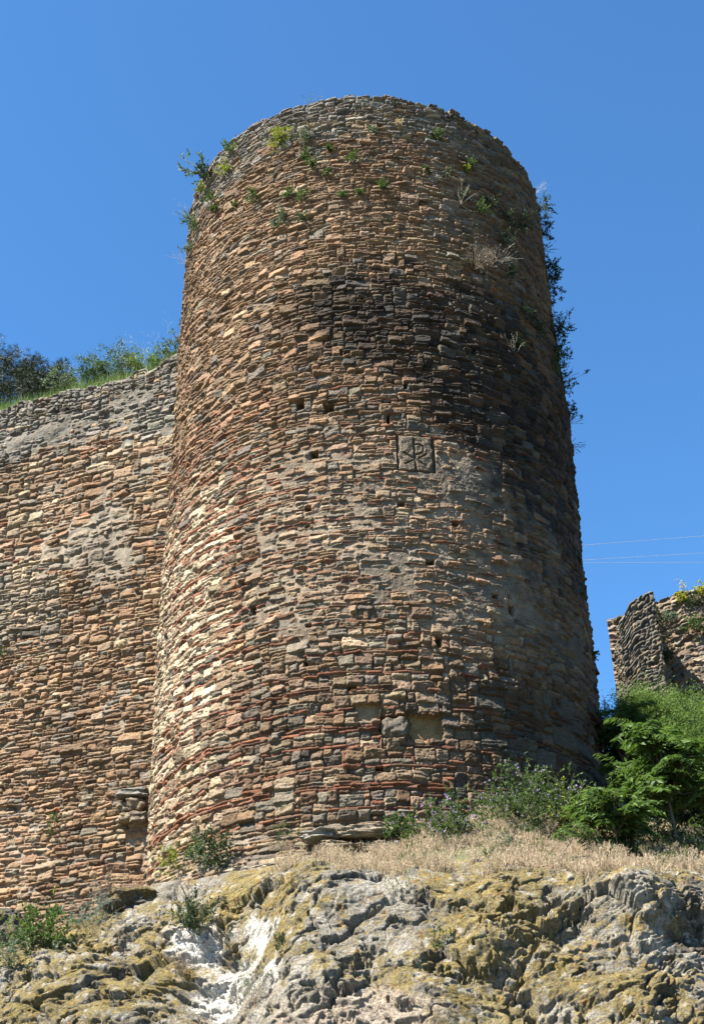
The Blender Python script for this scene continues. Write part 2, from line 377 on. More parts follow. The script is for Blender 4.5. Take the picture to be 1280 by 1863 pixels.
# shallow hollow with ochre bedding where facing stones have fallen out
t_, z_ = on_tower(772, 1321); q = rect(math.degrees(t_), z_, .52, .37); k = 1-sm(q, .85, 1.0)
h = h*(1-k)+(-.12+.035*fbm(ss*4, zz*4, 3, 96))*k; c = mixc(c, (0.216, 0.152, 0.072), k*.95)
t_, z_ = on_tower(668, 1296); q = rect(math.degrees(t_), z_, .34, .24); k = 1-sm(q, .85, 1.0)
h = h*(1-k)+(-.075+.02*fbm(ss*5, zz*5, 2, 97))*k; c = mixc(c, (0.208, 0.160, 0.096), k*.9)
# cavity of the boulder
tB, zB = on_tower(719, 1322); q = rect(math.degrees(tB), zB, .42, .34); k = 1-sm(q, .85, 1.0); h = h*(1-k)+(-.16)*k
# seat of the carved stone
tC, zC = on_tower(757, 824); CW, CH = .56, .62
q = np.maximum(np.abs(ss-(tC+TR)*R)/(CW/2+.014), np.abs(z-zC)/(CH/2+.015)); k = 1-sm(q, .97, 1.0); h = h*(1-k)+(-.13)*k
# footing: the lowest courses step out on the left
foot = (1-sm(z+.05*pn(ss*2, zz*0, 3), 5.02, 5.10))*(1-sm(th, -8, 4)); h = h+foot*(.17+.16*(1-sm(z, 4.6, 4.95)))+(1-sm(z, 4.0, 6.5))*.05
# slow unevenness of the old wall
h = h+.05*fbm(ss*.35, zz*.3, 3, 99)
sw = np.sin(np.radians(th)); h = h+np.interp(z, [5.2, 6.7, 8.5, 10, 11.5, 13, 14.8, 17.5], [-.05, 0, 0, .03, .005, -.02, -.035, -.06])*sm(-sw, .3, .9)
h = h+np.interp(z, [6.3, 7.6, 9, 10.3, 11.5, 13, 14.3, 15.9, 17.7], [-.05, -.04, 0, .015, .04, .08, .06, .035, 0])*sm(sw, .3, .9)
# ragged rim made of whole stones
tops = np.interp(np.arange(m['nc'])*RES, *[np.array(a) for a in zip(*[(i*.23+rng.uniform(-.07, .07), rng.normal(0, .035)) for i in range(70)])])
jag = np.zeros(m['nc']); x0 = 0
while x0 < m['nc']:
    w = int(rng.uniform(10, 42)); jag[x0:x0+w] = rng.normal(0, .028); jag[x0:x0+2] -= .03; x0 += w
rimz = 18.33+jag-.10*sm(np.abs(th[0]), 40, 75)+.05*pn(ss[0]*.8, ss[0]*0, 8)
iw = np.searchsorted(z[:, 0], 17.6); zf = z.copy()
top_lim = np.minimum(z[-1, 0], rimz); zf[iw:] = 17.6+(z[iw:]-17.6)*((top_lim-17.6)/(z[-1, 0]-17.6))[None]
rr = R+h; rnd = sm(z, 18.32, 18.5)
a_ = ss/R-TR
X = rr*np.sin(a_); Y = D-rr*np.cos(a_)
V = np.stack([X, Y, zf], -1).reshape(-1, 3); nr, nc = m['nr'], m['nc']
FA = [grid_faces(nr, nc)]
# rim cap inwards
caps = []; cc = []
aa = a_[0]
for k_, (ri, dz_) in enumerate([(3.42, .01), (3.30, .03), (3.05, .0), (2.8, -.02), (2.6, -.35), (.2, -.4)]):
    zc_ = rimz+dz_+.03*pn(aa*11, aa*0+k_*3.3, 4); caps.append(np.stack([ri*np.sin(aa), D-ri*np.cos(aa), zc_], -1)); cc.append(np.tile([.14, .13, .11], (nc, 1)))
n0 = len(V); V = np.concatenate([V]+caps); C_ = np.concatenate([c.reshape(-1, 3)]+cc)
i0 = (nr-1)*nc+np.arange(nc); rows = [i0]+[n0+j*nc+np.arange(nc) for j in range(6)]
for p_, q_ in zip(rows[:-1], rows[1:]): FA.append(np.stack([p_[:-1], p_[1:], q_[1:], q_[:-1]], -1))
# rear of the tower (turned away): same profile, coarser
ab = np.linspace(TR, 2*math.pi-TR, 90); zb = np.linspace(ZB, 18.2, 110); AB, ZBB = np.meshgrid(ab, zb)
rb = R+.05*fbm(AB*9, ZBB*6, 3, 12)-.03; nb = len(V)
V = np.concatenate([V, np.stack([rb*np.sin(AB), D-rb*np.cos(AB), ZBB], -1).reshape(-1, 3)])
cb = np.array([.125, .098, .07])*(1+.35*fbm(AB*9, ZBB*12, 3, 14))[..., None]; C_ = np.concatenate([C_, cb.reshape(-1, 3)])
FA.append(grid_faces(110, 90, nb))
tower = empty('round_tower', (0, D, 5.0)); tag(tower, 'tall round rubble stone tower with brick courses and a carved monogram block', 'tower')
def child(o, par):
    o.parent = par; o.matrix_parent_inverse = Matrix.Translation(-Vector(par.location)); return o
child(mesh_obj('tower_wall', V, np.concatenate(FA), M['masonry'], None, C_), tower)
# smaller round floor slab closing the top of the rear ring
ang = np.linspace(0, 2*math.pi, 73)[:-1]; Vr = [np.stack([r_*np.sin(ang), D-r_*np.cos(ang), np.full(72, z_)], -1) for r_, z_ in ((2.75, 17.5), (2.75, 17.98), (.05, 18.02))]
Vr = np.concatenate(Vr); Fr = []
for j in range(2):
    for i in range(72): Fr.append((j*72+i, j*72+(i+1) % 72, (j+1)*72+(i+1) % 72, (j+1)*72+i))
child(mesh_obj('rubble_fill', Vr, Fr, M['masonry'], None, np.tile([.13, .11, .08], (len(Vr), 1)).astype(np.float32)), tower)

# carved stone with the cross and loop monogram
def seg(px_, py_, x1, y1, x2, y2):
    dx, dy = x2-x1, y2-y1; t = np.clip(((px_-x1)*dx+(py_-y1)*dy)/(dx*dx+dy*dy), 0, 1); return np.hypot(px_-x1-t*dx, py_-y1-t*dy)
rc = .005; nx_, nz_ = int(CW/rc)+1, int(CH/rc)+1; uu, vv = np.meshgrid(np.linspace(-CW/2, CW/2, nx_), np.linspace(-CH/2, CH/2, nz_))
# carving measured in fractions of the block: u right, v up
sx, sz = CW/.066, CH/.072
def U(px_): return (px_-757)/66*CW
def Vv(py_): return (824-py_)/72*CH
dd = [seg(uu, vv, U(753.5), Vv(796), U(755.5), Vv(859)), seg(uu, vv, U(735), Vv(824), U(757), Vv(837)), seg(uu, vv, U(757), Vv(837), U(775), Vv(825)),
      seg(uu, vv, U(736), Vv(847), U(754), Vv(837)), seg(uu, vv, U(757), Vv(838), U(774), Vv(848))]
lp = [(756, 806), (763, 805.5), (769, 809), (771, 815), (768, 821), (762, 825), (757, 826)]
for (x1, y1), (x2, y2) in zip(lp[:-1], lp[1:]): dd.append(seg(uu, vv, U(x1), Vv(y1), U(x2), Vv(y2)))
wd_ = np.minimum.reduce([dd[0]/.021]+[q_/.0145 for q_ in dd[1:]])
edge = np.minimum(CW/2-np.abs(uu+.06*fbm(vv*4, uu*3, 3, 3)), CH/2-np.abs(vv+.05*fbm(uu*4, vv*3, 3, 5)))
hc = .0-.05*(1-np.sqrt(1-(1-np.clip(edge/.035, 0, 1))**2))+.017*fbm(uu*11, vv*11, 5, 8)+.012*fbm(uu*3.5, vv*3.5, 2, 18)+.004*pn(uu*70, vv*70, 9)
hc = hc*1.0; wd_ = wd_+.45*fbm(uu*16, vv*16, 3, 28); hc = hc-.030*(1-sm(wd_, .45, 1.35))*(.65+.8*np.clip(fbm(uu*5, vv*5, 2, 38)+.4, 0, 1))-.04*sm(uu-.06*pn(vv*6, vv*0, 2), .22, .25)+.0
hc[0, :] = hc[-1, :] = -.14; hc[:, 0] = hc[:, -1] = -.14
ac = tC+uu/R; rcx = R+hc
Vc = np.stack([rcx*np.sin(ac), D-rcx*np.cos(ac), zC+vv], -1)
ccol = np.array([.125, .098, .07], np.float32)*(1+.3*fbm(uu*9, vv*9, 4, 15)+.2*pn(uu*60, vv*60, 16))[..., None]
ccol = mixc(ccol, (0.056, 0.048, 0.036), .7*(1-sm(wd_, .6, 1.15))); 
o = child(mesh_obj('carved_block', Vc, grid_faces(nz_, nx_), M['masonry'], None, ccol), tower); o['label'] = 'square block carved with a cross and loop monogram'

def boulder_mesh(loc, sx, sy, sz, seed, colr, nu=72, nv=48, rough=.12, flat=1.0, lichen=0, pw=.75):
    a = np.linspace(0, 2*math.pi, nu+1)[:-1]; b = np.linspace(-math.pi/2, math.pi/2, nv); A_, B_ = np.meshgrid(a, b)
    x, y, zq = np.cos(B_)*np.cos(A_), np.cos(B_)*np.sin(A_), np.sin(B_)
    x, y, zq = [np.sign(q)*np.abs(q)**pw for q in (x, y, zq)]
    k = 1+rough*fbm3(x*1.6+seed, y*1.6, zq*1.6, 4, seed)*1.6+.07*fbm3(x*5, y*5+seed, zq*5, 5, seed, .6)
    P = np.stack([x*sx*k, y*sy*k, zq*sz*k*flat], -1)+np.asarray(loc)
    cl_ = np.array(colr, np.float32)*(1+.35*fbm3(P[..., 0]*9, P[..., 1]*9, P[..., 2]*9, 3, 4))[..., None]
    if lichen: cl_ = mixc(cl_, (.165, .125, .040), lichen*sm(fbm3(P[..., 0]*5, P[..., 1]*5, P[..., 2]*5, 4, 8)+.2*zq, .0, .2)); cl_ = mixc(cl_, (.06, .055, .045), lichen*.8*sm(fbm3(P[..., 0]*4, P[..., 1]*4, P[..., 2]*4, 4, 28), .1, .3))
    idx = np.arange(nu*nv).reshape(nv, nu); f_ = np.stack([idx[:-1], np.roll(idx, -1, 1)[:-1], np.roll(idx, -1, 1)[1:], idx[1:]], -1).reshape(-1, 4)
    return P.reshape(-1, 3), f_, cl_.reshape(-1, 3)
def cyl_pt(t, z_, r_=R): return np.array([r_*math.sin(t), D-r_*math.cos(t), z_])
P_, f_, q_ = boulder_mesh(cyl_pt(tB, zB-.01, R-.07), .17, .13, .14, 5, (.11, .093, .07), rough=.3)
o = child(mesh_obj('loose_boulder', P_, f_, M['masonry'], None, q_), tower); o['label'] = 'rounded pale boulder wedged in the hollow'

# ================================================================== THE CURTAIN WALL ON THE LEFT
WX0, WY0, WK = -1.6, 19.62, .36; wl = math.hypot(1, WK); WD = np.array([-1/wl, WK/wl]); WN = np.array([-WK/wl, -1/wl])   # runs to the left and away
WLEN, WZB, WZT = 12.5, 4.6, 15.75
def pick_curtain(s, z0, g):
    z = z0+WZB; u = g.random()
    if z > 14.4: return (g.uniform(.12, .32), g.uniform(.07, .15), 0) if u < .8 else (g.uniform(.15, .35), g.uniform(.04, .06), 1)
    if z > 11.5:
        if u < .35: return g.uniform(.15, .4), g.uniform(.035, .06), 1
        if u < .42: return g.uniform(.15, .3), .035, 2
        if u < .88: return g.uniform(.12, .4), g.uniform(.08, .16), 0
        return g.uniform(.3, .55), g.uniform(.16, .26), 4
    if z > 9: 
        if u < .35: return g.uniform(.12, .38), g.uniform(.03, .06), 1
        return (g.uniform(.12, .34), g.uniform(.06, .13), 0) if u < .93 else (g.uniform(.2, .4), g.uniform(.16, .22), 4)
    if u < .40: return g.uniform(.12, .42), g.uniform(.035, .065), 1
    return (g.uniform(.10, .34), g.uniform(.07, .13), 0) if u < .95 else (g.uniform(.25, .45), g.uniform(.12, .18), 3)
def curtain_names(ty, s, z0, g):
    z = z0+WZB; u = g.random()
    if ty == 2: return 'dbrick' if u < .5 else 'brick'
    if z > 14.3+.25*math.sin(s*1.7): return 'rim' if u < .75 else ('slate' if u < .86 else ('pale' if u < .93 else 'tan'))
    if z > 12.5: return 'tan' if u < .42 else ('ochre' if u < .62 else ('pale' if u < .78 else ('grey' if u < .93 else 'brown')))
    if 10.3 < z < 12 and 4.2 < s < 6.6: return 'pale' if u < .5 else 'grey'
    return 'ochre' if u < .50 else ('tan' if u < .73 else ('brown' if u < .82 else ('grey' if u < .92 else 'pale')))
def wall_blob(s, z0, s1, z1, r1, r2): return 1-sm(np.hypot((s-s1)/r1, (z0+WZB-z1)/r2)+.35*fbm(s*1.6, z0*1.6, 3, 47), .65, 1.05)
w = masonry(WLEN, WZT-WZB, .0115, pick_curtain, 57, warp=1.25, mortar=lambda s, z0: (.045*wall_blob(s, z0, 3.5, 11.9, .9, .9)+.04*wall_blob(s, z0, 5.0, 14.6, 1.2, .5)+.03*wall_blob(s, z0, 2.6, 13.3, .5, .5)+-.080+.050*sm(fbm(s*.8, z0*.8, 3, 42), -.05, .35)+.02*sm(z0, 6, 8)-.03*sm(fbm(s*1.9, z0*2.3, 3, 45), .15, .4)).astype(np.float32))
ss, zz = w['ss'], w['zz']; z = zz+WZB; h = w['h']
c = colour(w, curtain_names, 8)
mcol = mixc(np.broadcast_to(np.array([0.215, 0.180, 0.132], np.float32), c.shape), (0.124, 0.110, 0.088), sm(z, 12, 14))
c = c*(1-w['mo'][..., None])+mcol*w['mo'][..., None]
c = c*(1+.20*fbm(ss*7, zz*11, 3, 170)+.10*pn(ss*28, zz*60, 171))[..., None]
c = mixc(c, (0.17, 0.168, 0.15), sm(fbm(ss*4, zz*5, 3, 175), .15, .45)*(.3+.6*sm(z, 13.6, 14.8)))
c = c*(1-(.35*sm(fbm(ss*.7, zz*.9, 3, 177), .05, .4))[..., None]*np.array([.6, .65, .7]))
pb = wall_blob(ss, zz, 3.5, 11.9, .9, .9)[..., None]; c = c*(1-.5*pb)+np.array([.19, .17, .135])*.5*pb
c = c*(1+.28*fbm(ss*.35, zz*.5, 3, 188))[..., None]
h = h+.07*fbm(ss*.5, zz*.45, 3, 199)-.25*(sm(z, 9.8, 15.7)-.5)*.3
jag = np.zeros(w['nc']); x0 = 0
while x0 < w['nc']:
    q = int(rng.uniform(9, 30)); jag[x0:x0+q] = rng.normal(0, .045); jag[x0:x0+2] -= .04; x0 += q
wt = WZT-.05+.25*sm(-ss[0], -3.2, -1.5)+jag+.05*pn(ss[0]*.7, ss[0]*0, 6)
iw = np.searchsorted(z[:, 0], 15.0); zf = z.copy(); zf[iw:] = 15+(z[iw:]-15)*((wt-15)/(z[-1, 0]-15))[None]
# courses tilt: they climb slightly towards the tower near the foot
PX = WX0+WD[0]*ss+WN[0]*h; PY = WY0+WD[1]*ss+WN[1]*h
V = np.stack([PX, PY, zf], -1).reshape(-1, 3); nr, nc = w['nr'], w['nc']; FA = [grid_faces(nr, nc)]; C_ = [c.reshape(-1, 3)]; n0 = len(V); ex = []
for k_, (bk, dz_) in enumerate([(.10, .03), (.25, .02), (.4, -.03), (.55, -.1), (.55, -11)]):
    zc_ = wt+dz_+.03*pn(ss[0]*5, ss[0]*0+k_*3.3, 4); ex.append(np.stack([WX0+WD[0]*ss[0]-WN[0]*bk, WY0+WD[1]*ss[0]-WN[1]*bk, zc_], -1)); C_.append(np.tile([.16, .15, .13], (nc, 1)))
V = np.concatenate([V]+ex); rows = [(nr-1)*nc+np.arange(nc)]+[n0+j*nc+np.arange(nc) for j in range(5)]
for p_, q_ in zip(rows[:-1], rows[1:]): FA.append(np.stack([p_[:-1], p_[1:], q_[1:], q_[:-1]], -1))
o = mesh_obj('curtain_wall', V, np.concatenate(FA)[:, ::-1], M['masonry'], None, np.concatenate(C_).astype(np.float32))
tag(o, 'long flat wall of ochre rubble left of the round tower, grey along its top', 'wall')
def on_wall(px, py):
    d = ray(px, py); n = np.array([WN[0], WN[1]]); t = (n @ np.array([WX0, WY0]))/(n @ d[:2]); return d*t

# ================================================================== ROCK, BANK, TERRACE, GROUND
EDGE = [(-700, 1830, 15.0), (-300, 1810, 15.0), (0, 1752, 15.2), (110, 1700, 15.3), (215, 1640, 15.3), (300, 1608, 15.2), (420, 1582, 14.9), (560, 1572, 14.5), (640, 1590, 14.3), (700, 1598, 14.2),
        (780, 1588, 14.1), (900, 1568, 14.1), (1020, 1578, 14.0), (1130, 1582, 13.9), (1280, 1592, 13.9), (1480, 1600, 14.3), (2000, 1640, 15.5)]
EP = np.array([at(*e) for e in EDGE])
def Ye(x): return np.interp(x, EP[:, 0], EP[:, 1])
def Ze(x): return np.interp(x, EP[:, 0], EP[:, 2])
def slope(x): return np.interp(x, [-6, -3.2, -2.2, -1, 0, 1.5, 3, 6, 12], [.28, .28, .22, .34, .50, .58, .50, .45, .4])
def bank(x, y): return Ze(x)+slope(x)*(y-Ye(x))+.05*fbm(x*1.5, y*1.5, 3, 7)
def hill_z(x, y):
    # behind the tower and the curtain wall this sheet stays low; to the right it climbs as a hill
    z_ = bank(x, y)-.05; lim = np.interp(x, [-30, -2, 1.2, 3, 8], [5.55, 5.3, 5.4, 12.6, 12.6])
    return np.minimum(z_, lim+.02*(y-16))
def facets(x, y, z, sd):
    """broken rock: every cell of a jittered lattice is a tilted plane; returns height and distance to the cell border"""
    xi, yi, zi = np.floor(x), np.floor(y), np.floor(z); b1 = np.full(x.shape, 9.); b2 = b1.copy(); hh = np.zeros(x.shape)
    for i in (-1, 0, 1):
        for j in (-1, 0, 1):
            for k in (-1, 0, 1):
                cx, cy, cz = xi+i, yi+j, zi+k; q = _P[_P[_P[cx.astype(np.int64) & 255]+(cy.astype(np.int64) & 255)]+((cz.astype(np.int64)+sd) & 255)]
                dx = cx+.5+.48*_V[q]-x; dy = cy+.5+.48*_V[(q*7+3) & 255]-y; dz = cz+.5+.48*_V[(q*13+5) & 255]-z; d_ = dx*dx+dy*dy+dz*dz
                v_ = _V[(q*5+11) & 255]*.5+dx*_V[(q*3+1) & 255]+dz*_V[(q*11+9) & 255]+dy*_V[(q*17+2) & 255]*.5
                n_ = d_ < b1; b2 = np.where(n_, b1, np.minimum(b2, d_)); hh = np.where(n_, v_, hh); b1 = np.where(n_, d_, b1)
    return hh, np.sqrt(b2)-np.sqrt(b1)
xs = np.concatenate([np.linspace(-11, -4.7, 140), np.linspace(-4.69, 4.5, 860), np.linspace(4.51, 9, 110)])
prof = []
ye, ze, sl_ = Ye(xs), Ze(xs), slope(xs)
rec = .42*np.clip(xs-2.1, 0, 6)**1.35
CT = [(ye-4.2+rec, xs*0-1.9), (ye-3.6+rec, xs*0-.2), (ye-2.75+rec, xs*0+1.2), (ye-1.95+rec, ze-1.95), (ye-1.15+rec*.7, ze-.95), (ye-.45+rec*.3, ze-.22), (ye, ze), (ye+.5, ze+.5*sl_-.06), (ye+1.1, ze+1.1*sl_-.35)]
tv = np.array([0, .12, .24, .40, .62, .82, .9, .96, 1.0]); vs = np.concatenate([np.linspace(0, .30, 60)[:-1], np.linspace(.30, .93, 430), np.linspace(.93, 1, 25)[1:]])
def spl(vals):
    vals = np.array(vals); out = np.zeros((len(vs), vals.shape[1]))
    mm = np.gradient(vals, tv, axis=0)
    for r_, v_ in enumerate(vs):
        i = min(np.searchsorted(tv, v_, side='right')-1, len(tv)-2); hh = tv[i+1]-tv[i]; t = (v_-tv[i])/hh
        out[r_] = (2*t**3-3*t*t+1)*vals[i]+(t**3-2*t*t+t)*hh*mm[i]+(-2*t**3+3*t*t)*vals[i+1]+(t**3-t*t)*hh*mm[i+1]
    return out
Yg, Zg = spl([q[0] for q in CT]), spl([q[1] for q in CT]); Xg = np.broadcast_to(xs, Yg.shape).copy()
Pg = np.stack([Xg, Yg, Zg], -1)
dv = np.gradient(Pg, axis=0); du = np.gradient(Pg, axis=1); Nn = np.cross(du, dv); Nn /= np.linalg.norm(Nn, axis=-1, keepdims=True)+1e-9
if Nn[250, 500, 1] > 0: Nn = -Nn
x, y, q = Xg, Yg, Zg
def ridg(s_, o, sd): return 1-np.abs(fbm3(x*s_, y*s_, q*s_*1.25, o, sd, .55))*2.2
wq = .35*fbm3(x*.9, y*.9, q*.9, 2, 3)
bx, bz = x+.35*q, q-.22*x                                     # bedding dips gently to the right
dsp = .50*fbm3(x*.75+.3, y*.75, q*.85+wq, 2, 10)
wx_, wz_ = .22*fbm3(x*2.2, y*2.2, q*2.2, 4, 91), .22*fbm3(x*2.2+9, y*2.2, q*2.2, 4, 92)
fa, fe = facets((bx+wx_)*.95, (y+wz_)*.95, (bz+wz_)*1.9, 3); fb, fg = facets((bx+wx_)*3.6, (y+wx_)*3.6, (bz+wz_*.7)*6.2, 9); fc, fd = facets((bx+wx_*.6)*10, (y+wx_)*10, (bz+wz_*.6)*16, 14)
dsp += .13*fa+.030*fb+.007*fc-.06*sm(fe, .07, 0)*sm(fbm3(x*1.5, y*1.5, q*1.5, 2, 95), -.2, .2)-.018*sm(fg, .08, 0)
dsp += .15*fbm3(bx*1.3, y*1.3, bz*1.9, 8, 22, .47)
lay = fbm3(bx*.5, y*.5, bz*3.2+wq, 2, 28); dsp += .10*(np.floor(lay*5+.35*fbm3(x*3, y*3, q*3, 4, 29))/5-lay)
dsp -= .09*sm(np.abs(fbm3(bx*1.1+5, y*1.1, bz*2.4, 5, 34, .55)), .045, .0)
dsp += .030*fbm3(x*9, y*9, q*13, 5, 40, .62)
pit = sm(fbm3(bx*4.2, y*5.2, bz*7.5, 5, 60, .6), .20, .36); dsp -= .08*pit
fade = np.interp(vs, [0, .7, .84, .92, 1], [1, 1, .5, .2, .1])[:, None]
Pd = Pg+Nn*(dsp*fade)[..., None]
# hollowed bright patch left of centre
bp_ = np.array([at(410, 1735, 13.6), at(345, 1690, 13.9)])
dh = np.hypot(Pg[..., 0]-bp_[0, 0], (Pg[..., 2]-bp_[0, 2])*1.1); Pd += Nn*(-.22*(1-sm(dh, .25, .75)))[..., None]
x, y, q = Pd[..., 0], Pd[..., 1], Pd[..., 2]
dvd = np.gradient(Pd, axis=0); dud = np.gradient(Pd, axis=1); n2 = np.cross(dud, dvd); n2 /= np.linalg.norm(n2, axis=-1, keepdims=True)+1e-9
if n2[250, 500, 2] < 0: n2 = -n2
upf = n2[..., 2]
c = np.broadcast_to(np.array([.225, .207, .170], np.float32), Pd.shape).copy()
c = mixc(c, (.34, .315, .265), sm(fbm3(x*1.1, y*1.1, q*1.1, 3, 70), .02, .35)*.9)
c = mixc(c, (.10, .09, .072), sm(fbm3(x*1.7, y*1.7, q*1.7, 4, 72), .08, .35)*.85)
li = sm(fbm3(x*.85, y*.85, q*.85, 2, 74)*.7+fbm3(x*5, y*5, q*5, 6, 76, .75)+.30*(upf-.62)+.10*sm(x, -.8, .8)+.15, .0, .30)
c = mixc(c, (.205, .155, .042), li*.85)
li_s = .6+.4*sm(fbm3(x*24, y*24, q*24, 3, 77), -.15, .2); c = mixc(c, (.19, .17, .13), (1-li_s)*li)
li2 = sm(fbm3(x*9, y*9, q*9, 3, 78), .18, .4)*li; c = mixc(c, (.26, .195, .065), li2*.7)
og = sm(fbm3(x*12, y*12, q*12, 3, 79), .36, .48)*sm(fbm3(x*1.2, y*1.2, q*1.2, 2, 80), -.1, .25); c = mixc(c, (.24, .14, .035), og*.6)
c = mixc(c, (.38, .36, .32), sm(fbm3(x*10, y*10, q*10, 3, 81), .30, .42)*.6)
wp = 1-sm(np.minimum(dh*.9, np.hypot((Pg[..., 0]-bp_[1, 0])*1.1, Pg[..., 2]-bp_[1, 2])*1.5)+.45*fbm3(x*3, y*3, q*3, 4, 83), .34, .58); c = mixc(c, (.62, .59, .54), wp*.95)
b2 = at(660, 1850, 12.7); wp2 = 1-sm(np.hypot((x-b2[0])*.35, (q-b2[2])*1.2)+.3*fbm3(x*3, y*3, q*3, 4, 84), .12, .32); c = mixc(c, (.36, .30, .235), wp2*.9)
c = c*(1+.25*fbm3(x*25, y*25, q*25, 3, 86))[..., None]; c = np.clip(c, .02, .85)
o = mesh_obj('rock_outcrop', Pd.reshape(-1, 3), grid_faces(len(vs), len(xs)), M['rock'], None, c); struct(o)

gx = np.linspace(-30, 30, 400); gv = np.concatenate([np.linspace(0, 7, 180), np.linspace(7.1, 40, 120)])
GX, GV = np.meshgrid(gx, gv); GY = Ye(GX)+.12+GV; GZ = hill_z(GX, GY)
gc = np.array([.12, .092, .06], np.float32)*(1+.4*fbm(GX*3, GY*3, 4, 9))[..., None]; gc = mixc(gc, (.085, .10, .04), sm(fbm(GX*.8, GY*.8, 3, 19), -.05, .35)*.7)
struct(mesh_obj('hillside', np.stack([GX, GY, GZ], -1), grid_faces(len(gv), len(gx)), M['soil'], None, gc))
# terrace held up by the curtain wall: a grassy slope starts right behind its top
def terrace_z(t): return 15.72+.85*np.clip(t-.5, 0, 2.4)+.06*np.clip(t-2.9, 0, 20)
tu = np.linspace(-1.4, 34, 220); tw = np.concatenate([np.linspace(.45, 6, 60), np.linspace(6.2, 45, 50)]); TU, TW = np.meshgrid(tu, tw)
TX = WX0+WD[0]*TU-WN[0]*TW; TYY = WY0+WD[1]*TU-WN[1]*TW; TX = np.minimum(TX, 1.0+.02*TYY); TZ = terrace_z(TW)+.06*fbm(TU, TW, 3, 4)
tc_ = np.array([.08, .10, .035], np.float32)*(1+.4*fbm(TX*3, TYY*3, 4, 9))[..., None]
struct(mesh_obj('upper_terrace', np.stack([TX, TYY, TZ], -1), grid_faces(len(tw), len(tu)), M['soil'], None, tc_))
gg = np.concatenate([-np.geomspace(3000, 20, 30), np.linspace(-18, 18, 30), np.geomspace(20, 3000, 30)]); G1, G2 = np.meshgrid(gg, gg)
G3 = -1.7+.05*fbm(G1*.3, G2*.3, 3, 5)*(np.abs(G1)+np.abs(G2) < 60)
gc = np.array([.11, .10, .06], np.float32)*(1+.3*fbm(G1*.5, G2*.5, 3, 9))[..., None]
struct(mesh_obj('ground', np.stack([G1, G2, G3], -1), grid_faces(90, 90), M['soil'], None, gc))
#PART2
# ================================================================== RUIN ON THE RIGHT, FAR BEHIND
def pick_ruin(s, z0, g):
    u = g.random(); return (g.uniform(.15, .45), g.uniform(.06, .11), 1) if u < .5 else (g.uniform(.15, .5), g.uniform(.12, .24), 0)
def pick_core(s, z0, g):
    u = g.random(); return (g.uniform(.12, .24), g.uniform(.10, .18), 4) if u < .8 else (g.uniform(.10, .2), g.uniform(.07, .1), 0)
def ruin_names(ty, s, z0, g):
    u = g.random(); return 'tan' if u < .4 else ('ochre' if u < .48 else ('pale' if u < .7 else ('grey' if u < .9 else 'brown')))
def core_names(ty, s, z0, g):
    u = g.random(); return 'grey' if u < .55 else ('pale' if u < .66 else ('slate' if u < .86 else 'tan'))
def strip_wall(name, path, zb, ztop, pick, names, seed, res=.024, thick=None, pts_per=None, lift=1.5, mort=-.07, tint_=(1, 1, 1)):
    path = np.array(path, float); sg = np.linalg.norm(np.diff(path, axis=0), axis=1); cs = np.concatenate([[0], np.cumsum(sg)]); Lp = cs[-1]
    m_ = masonry(Lp, ztop[1].max()-zb+.1, res, pick, seed, warp=lift, mortar=lambda s, z0: np.full(s.shape, mort, np.float32))
    s_, z_ = m_['ss'], m_['zz']; c_ = colour(m_, names, seed+1)
    mc = np.array([.15, .13, .10], np.float32); c_ = c_*(1-m_['mo'][..., None])+mc*m_['mo'][..., None]
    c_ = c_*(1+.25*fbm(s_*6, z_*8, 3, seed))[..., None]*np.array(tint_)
    s1 = s_[0]; px_ = np.interp(s1, cs, path[:, 0]); py_ = np.interp(s1, cs, path[:, 1])
    k = 9; kk = np.ones(k)/k; ex = lambda a: np.convolve(np.pad(a, k//2, mode='edge'), kk, 'valid')
    px_, py_ = ex(px_), ex(py_); px_, py_ = px_+0, py_+0; tx, ty_ = np.gradient(px_), np.gradient(py_); ln = np.hypot(tx, ty_); nx, ny = ty_/ln, -tx/ln
    tz_ = np.interp(s1, ztop[0]*Lp, ztop[1]-zb)+.06*pn(s1*3, s1*0, seed)+.05*pn(s1*9, s1*0, seed)
    zq = z_*(tz_/z_[-1, 0])[None]; hh = m_['h']*1.25+.08*fbm(s_*.9, z_*.9, 3, seed+4)
    V_ = np.stack([px_+nx*hh, py_+ny*hh, zb+zq], -1).reshape(-1, 3); nr_, nc_ = m_['nr'], m_['nc']
    FA_ = [grid_faces(nr_, nc_)]; cx, cyy = thick; n0_ = len(V_); ex_ = []; rr_ = [(nr_-1)*nc_+np.arange(nc_)]
    for j, f_ in enumerate((.3, .6, .98)):
        cxx, cy2 = (cx(s1), cyy(s1)); ex_.append(np.stack([px_+(cxx-px_)*f_, py_+(cy2-py_)*f_, zb+tz_+.05*pn(s1*4, s1*0+j*3., 3)], -1)); rr_.append(n0_+j*nc_+np.arange(nc_))
    for p_, q_ in zip(rr_[:-1], rr_[1:]): FA_.append(np.stack([p_[:-1], p_[1:], q_[1:], q_[:-1]], -1))
    V_ = np.concatenate([V_]+ex_); c2 = np.concatenate([c_.reshape(-1, 3)]+[np.tile([.13, .12, .10], (nc_, 1))]*3)
    return mesh_obj(name, V_, np.concatenate(FA_), M['masonry'], None, c2.astype(np.float32))
pA, pB = at(1120, 1130, 33.0), at(1200, 1130, 33.0)
rx0, rx1 = pA[0], pB[0]; ztp = at(1150, 1090, 33)[2]
RK = -.32
def ry(x): return 34.6+RK*(x-rx1)
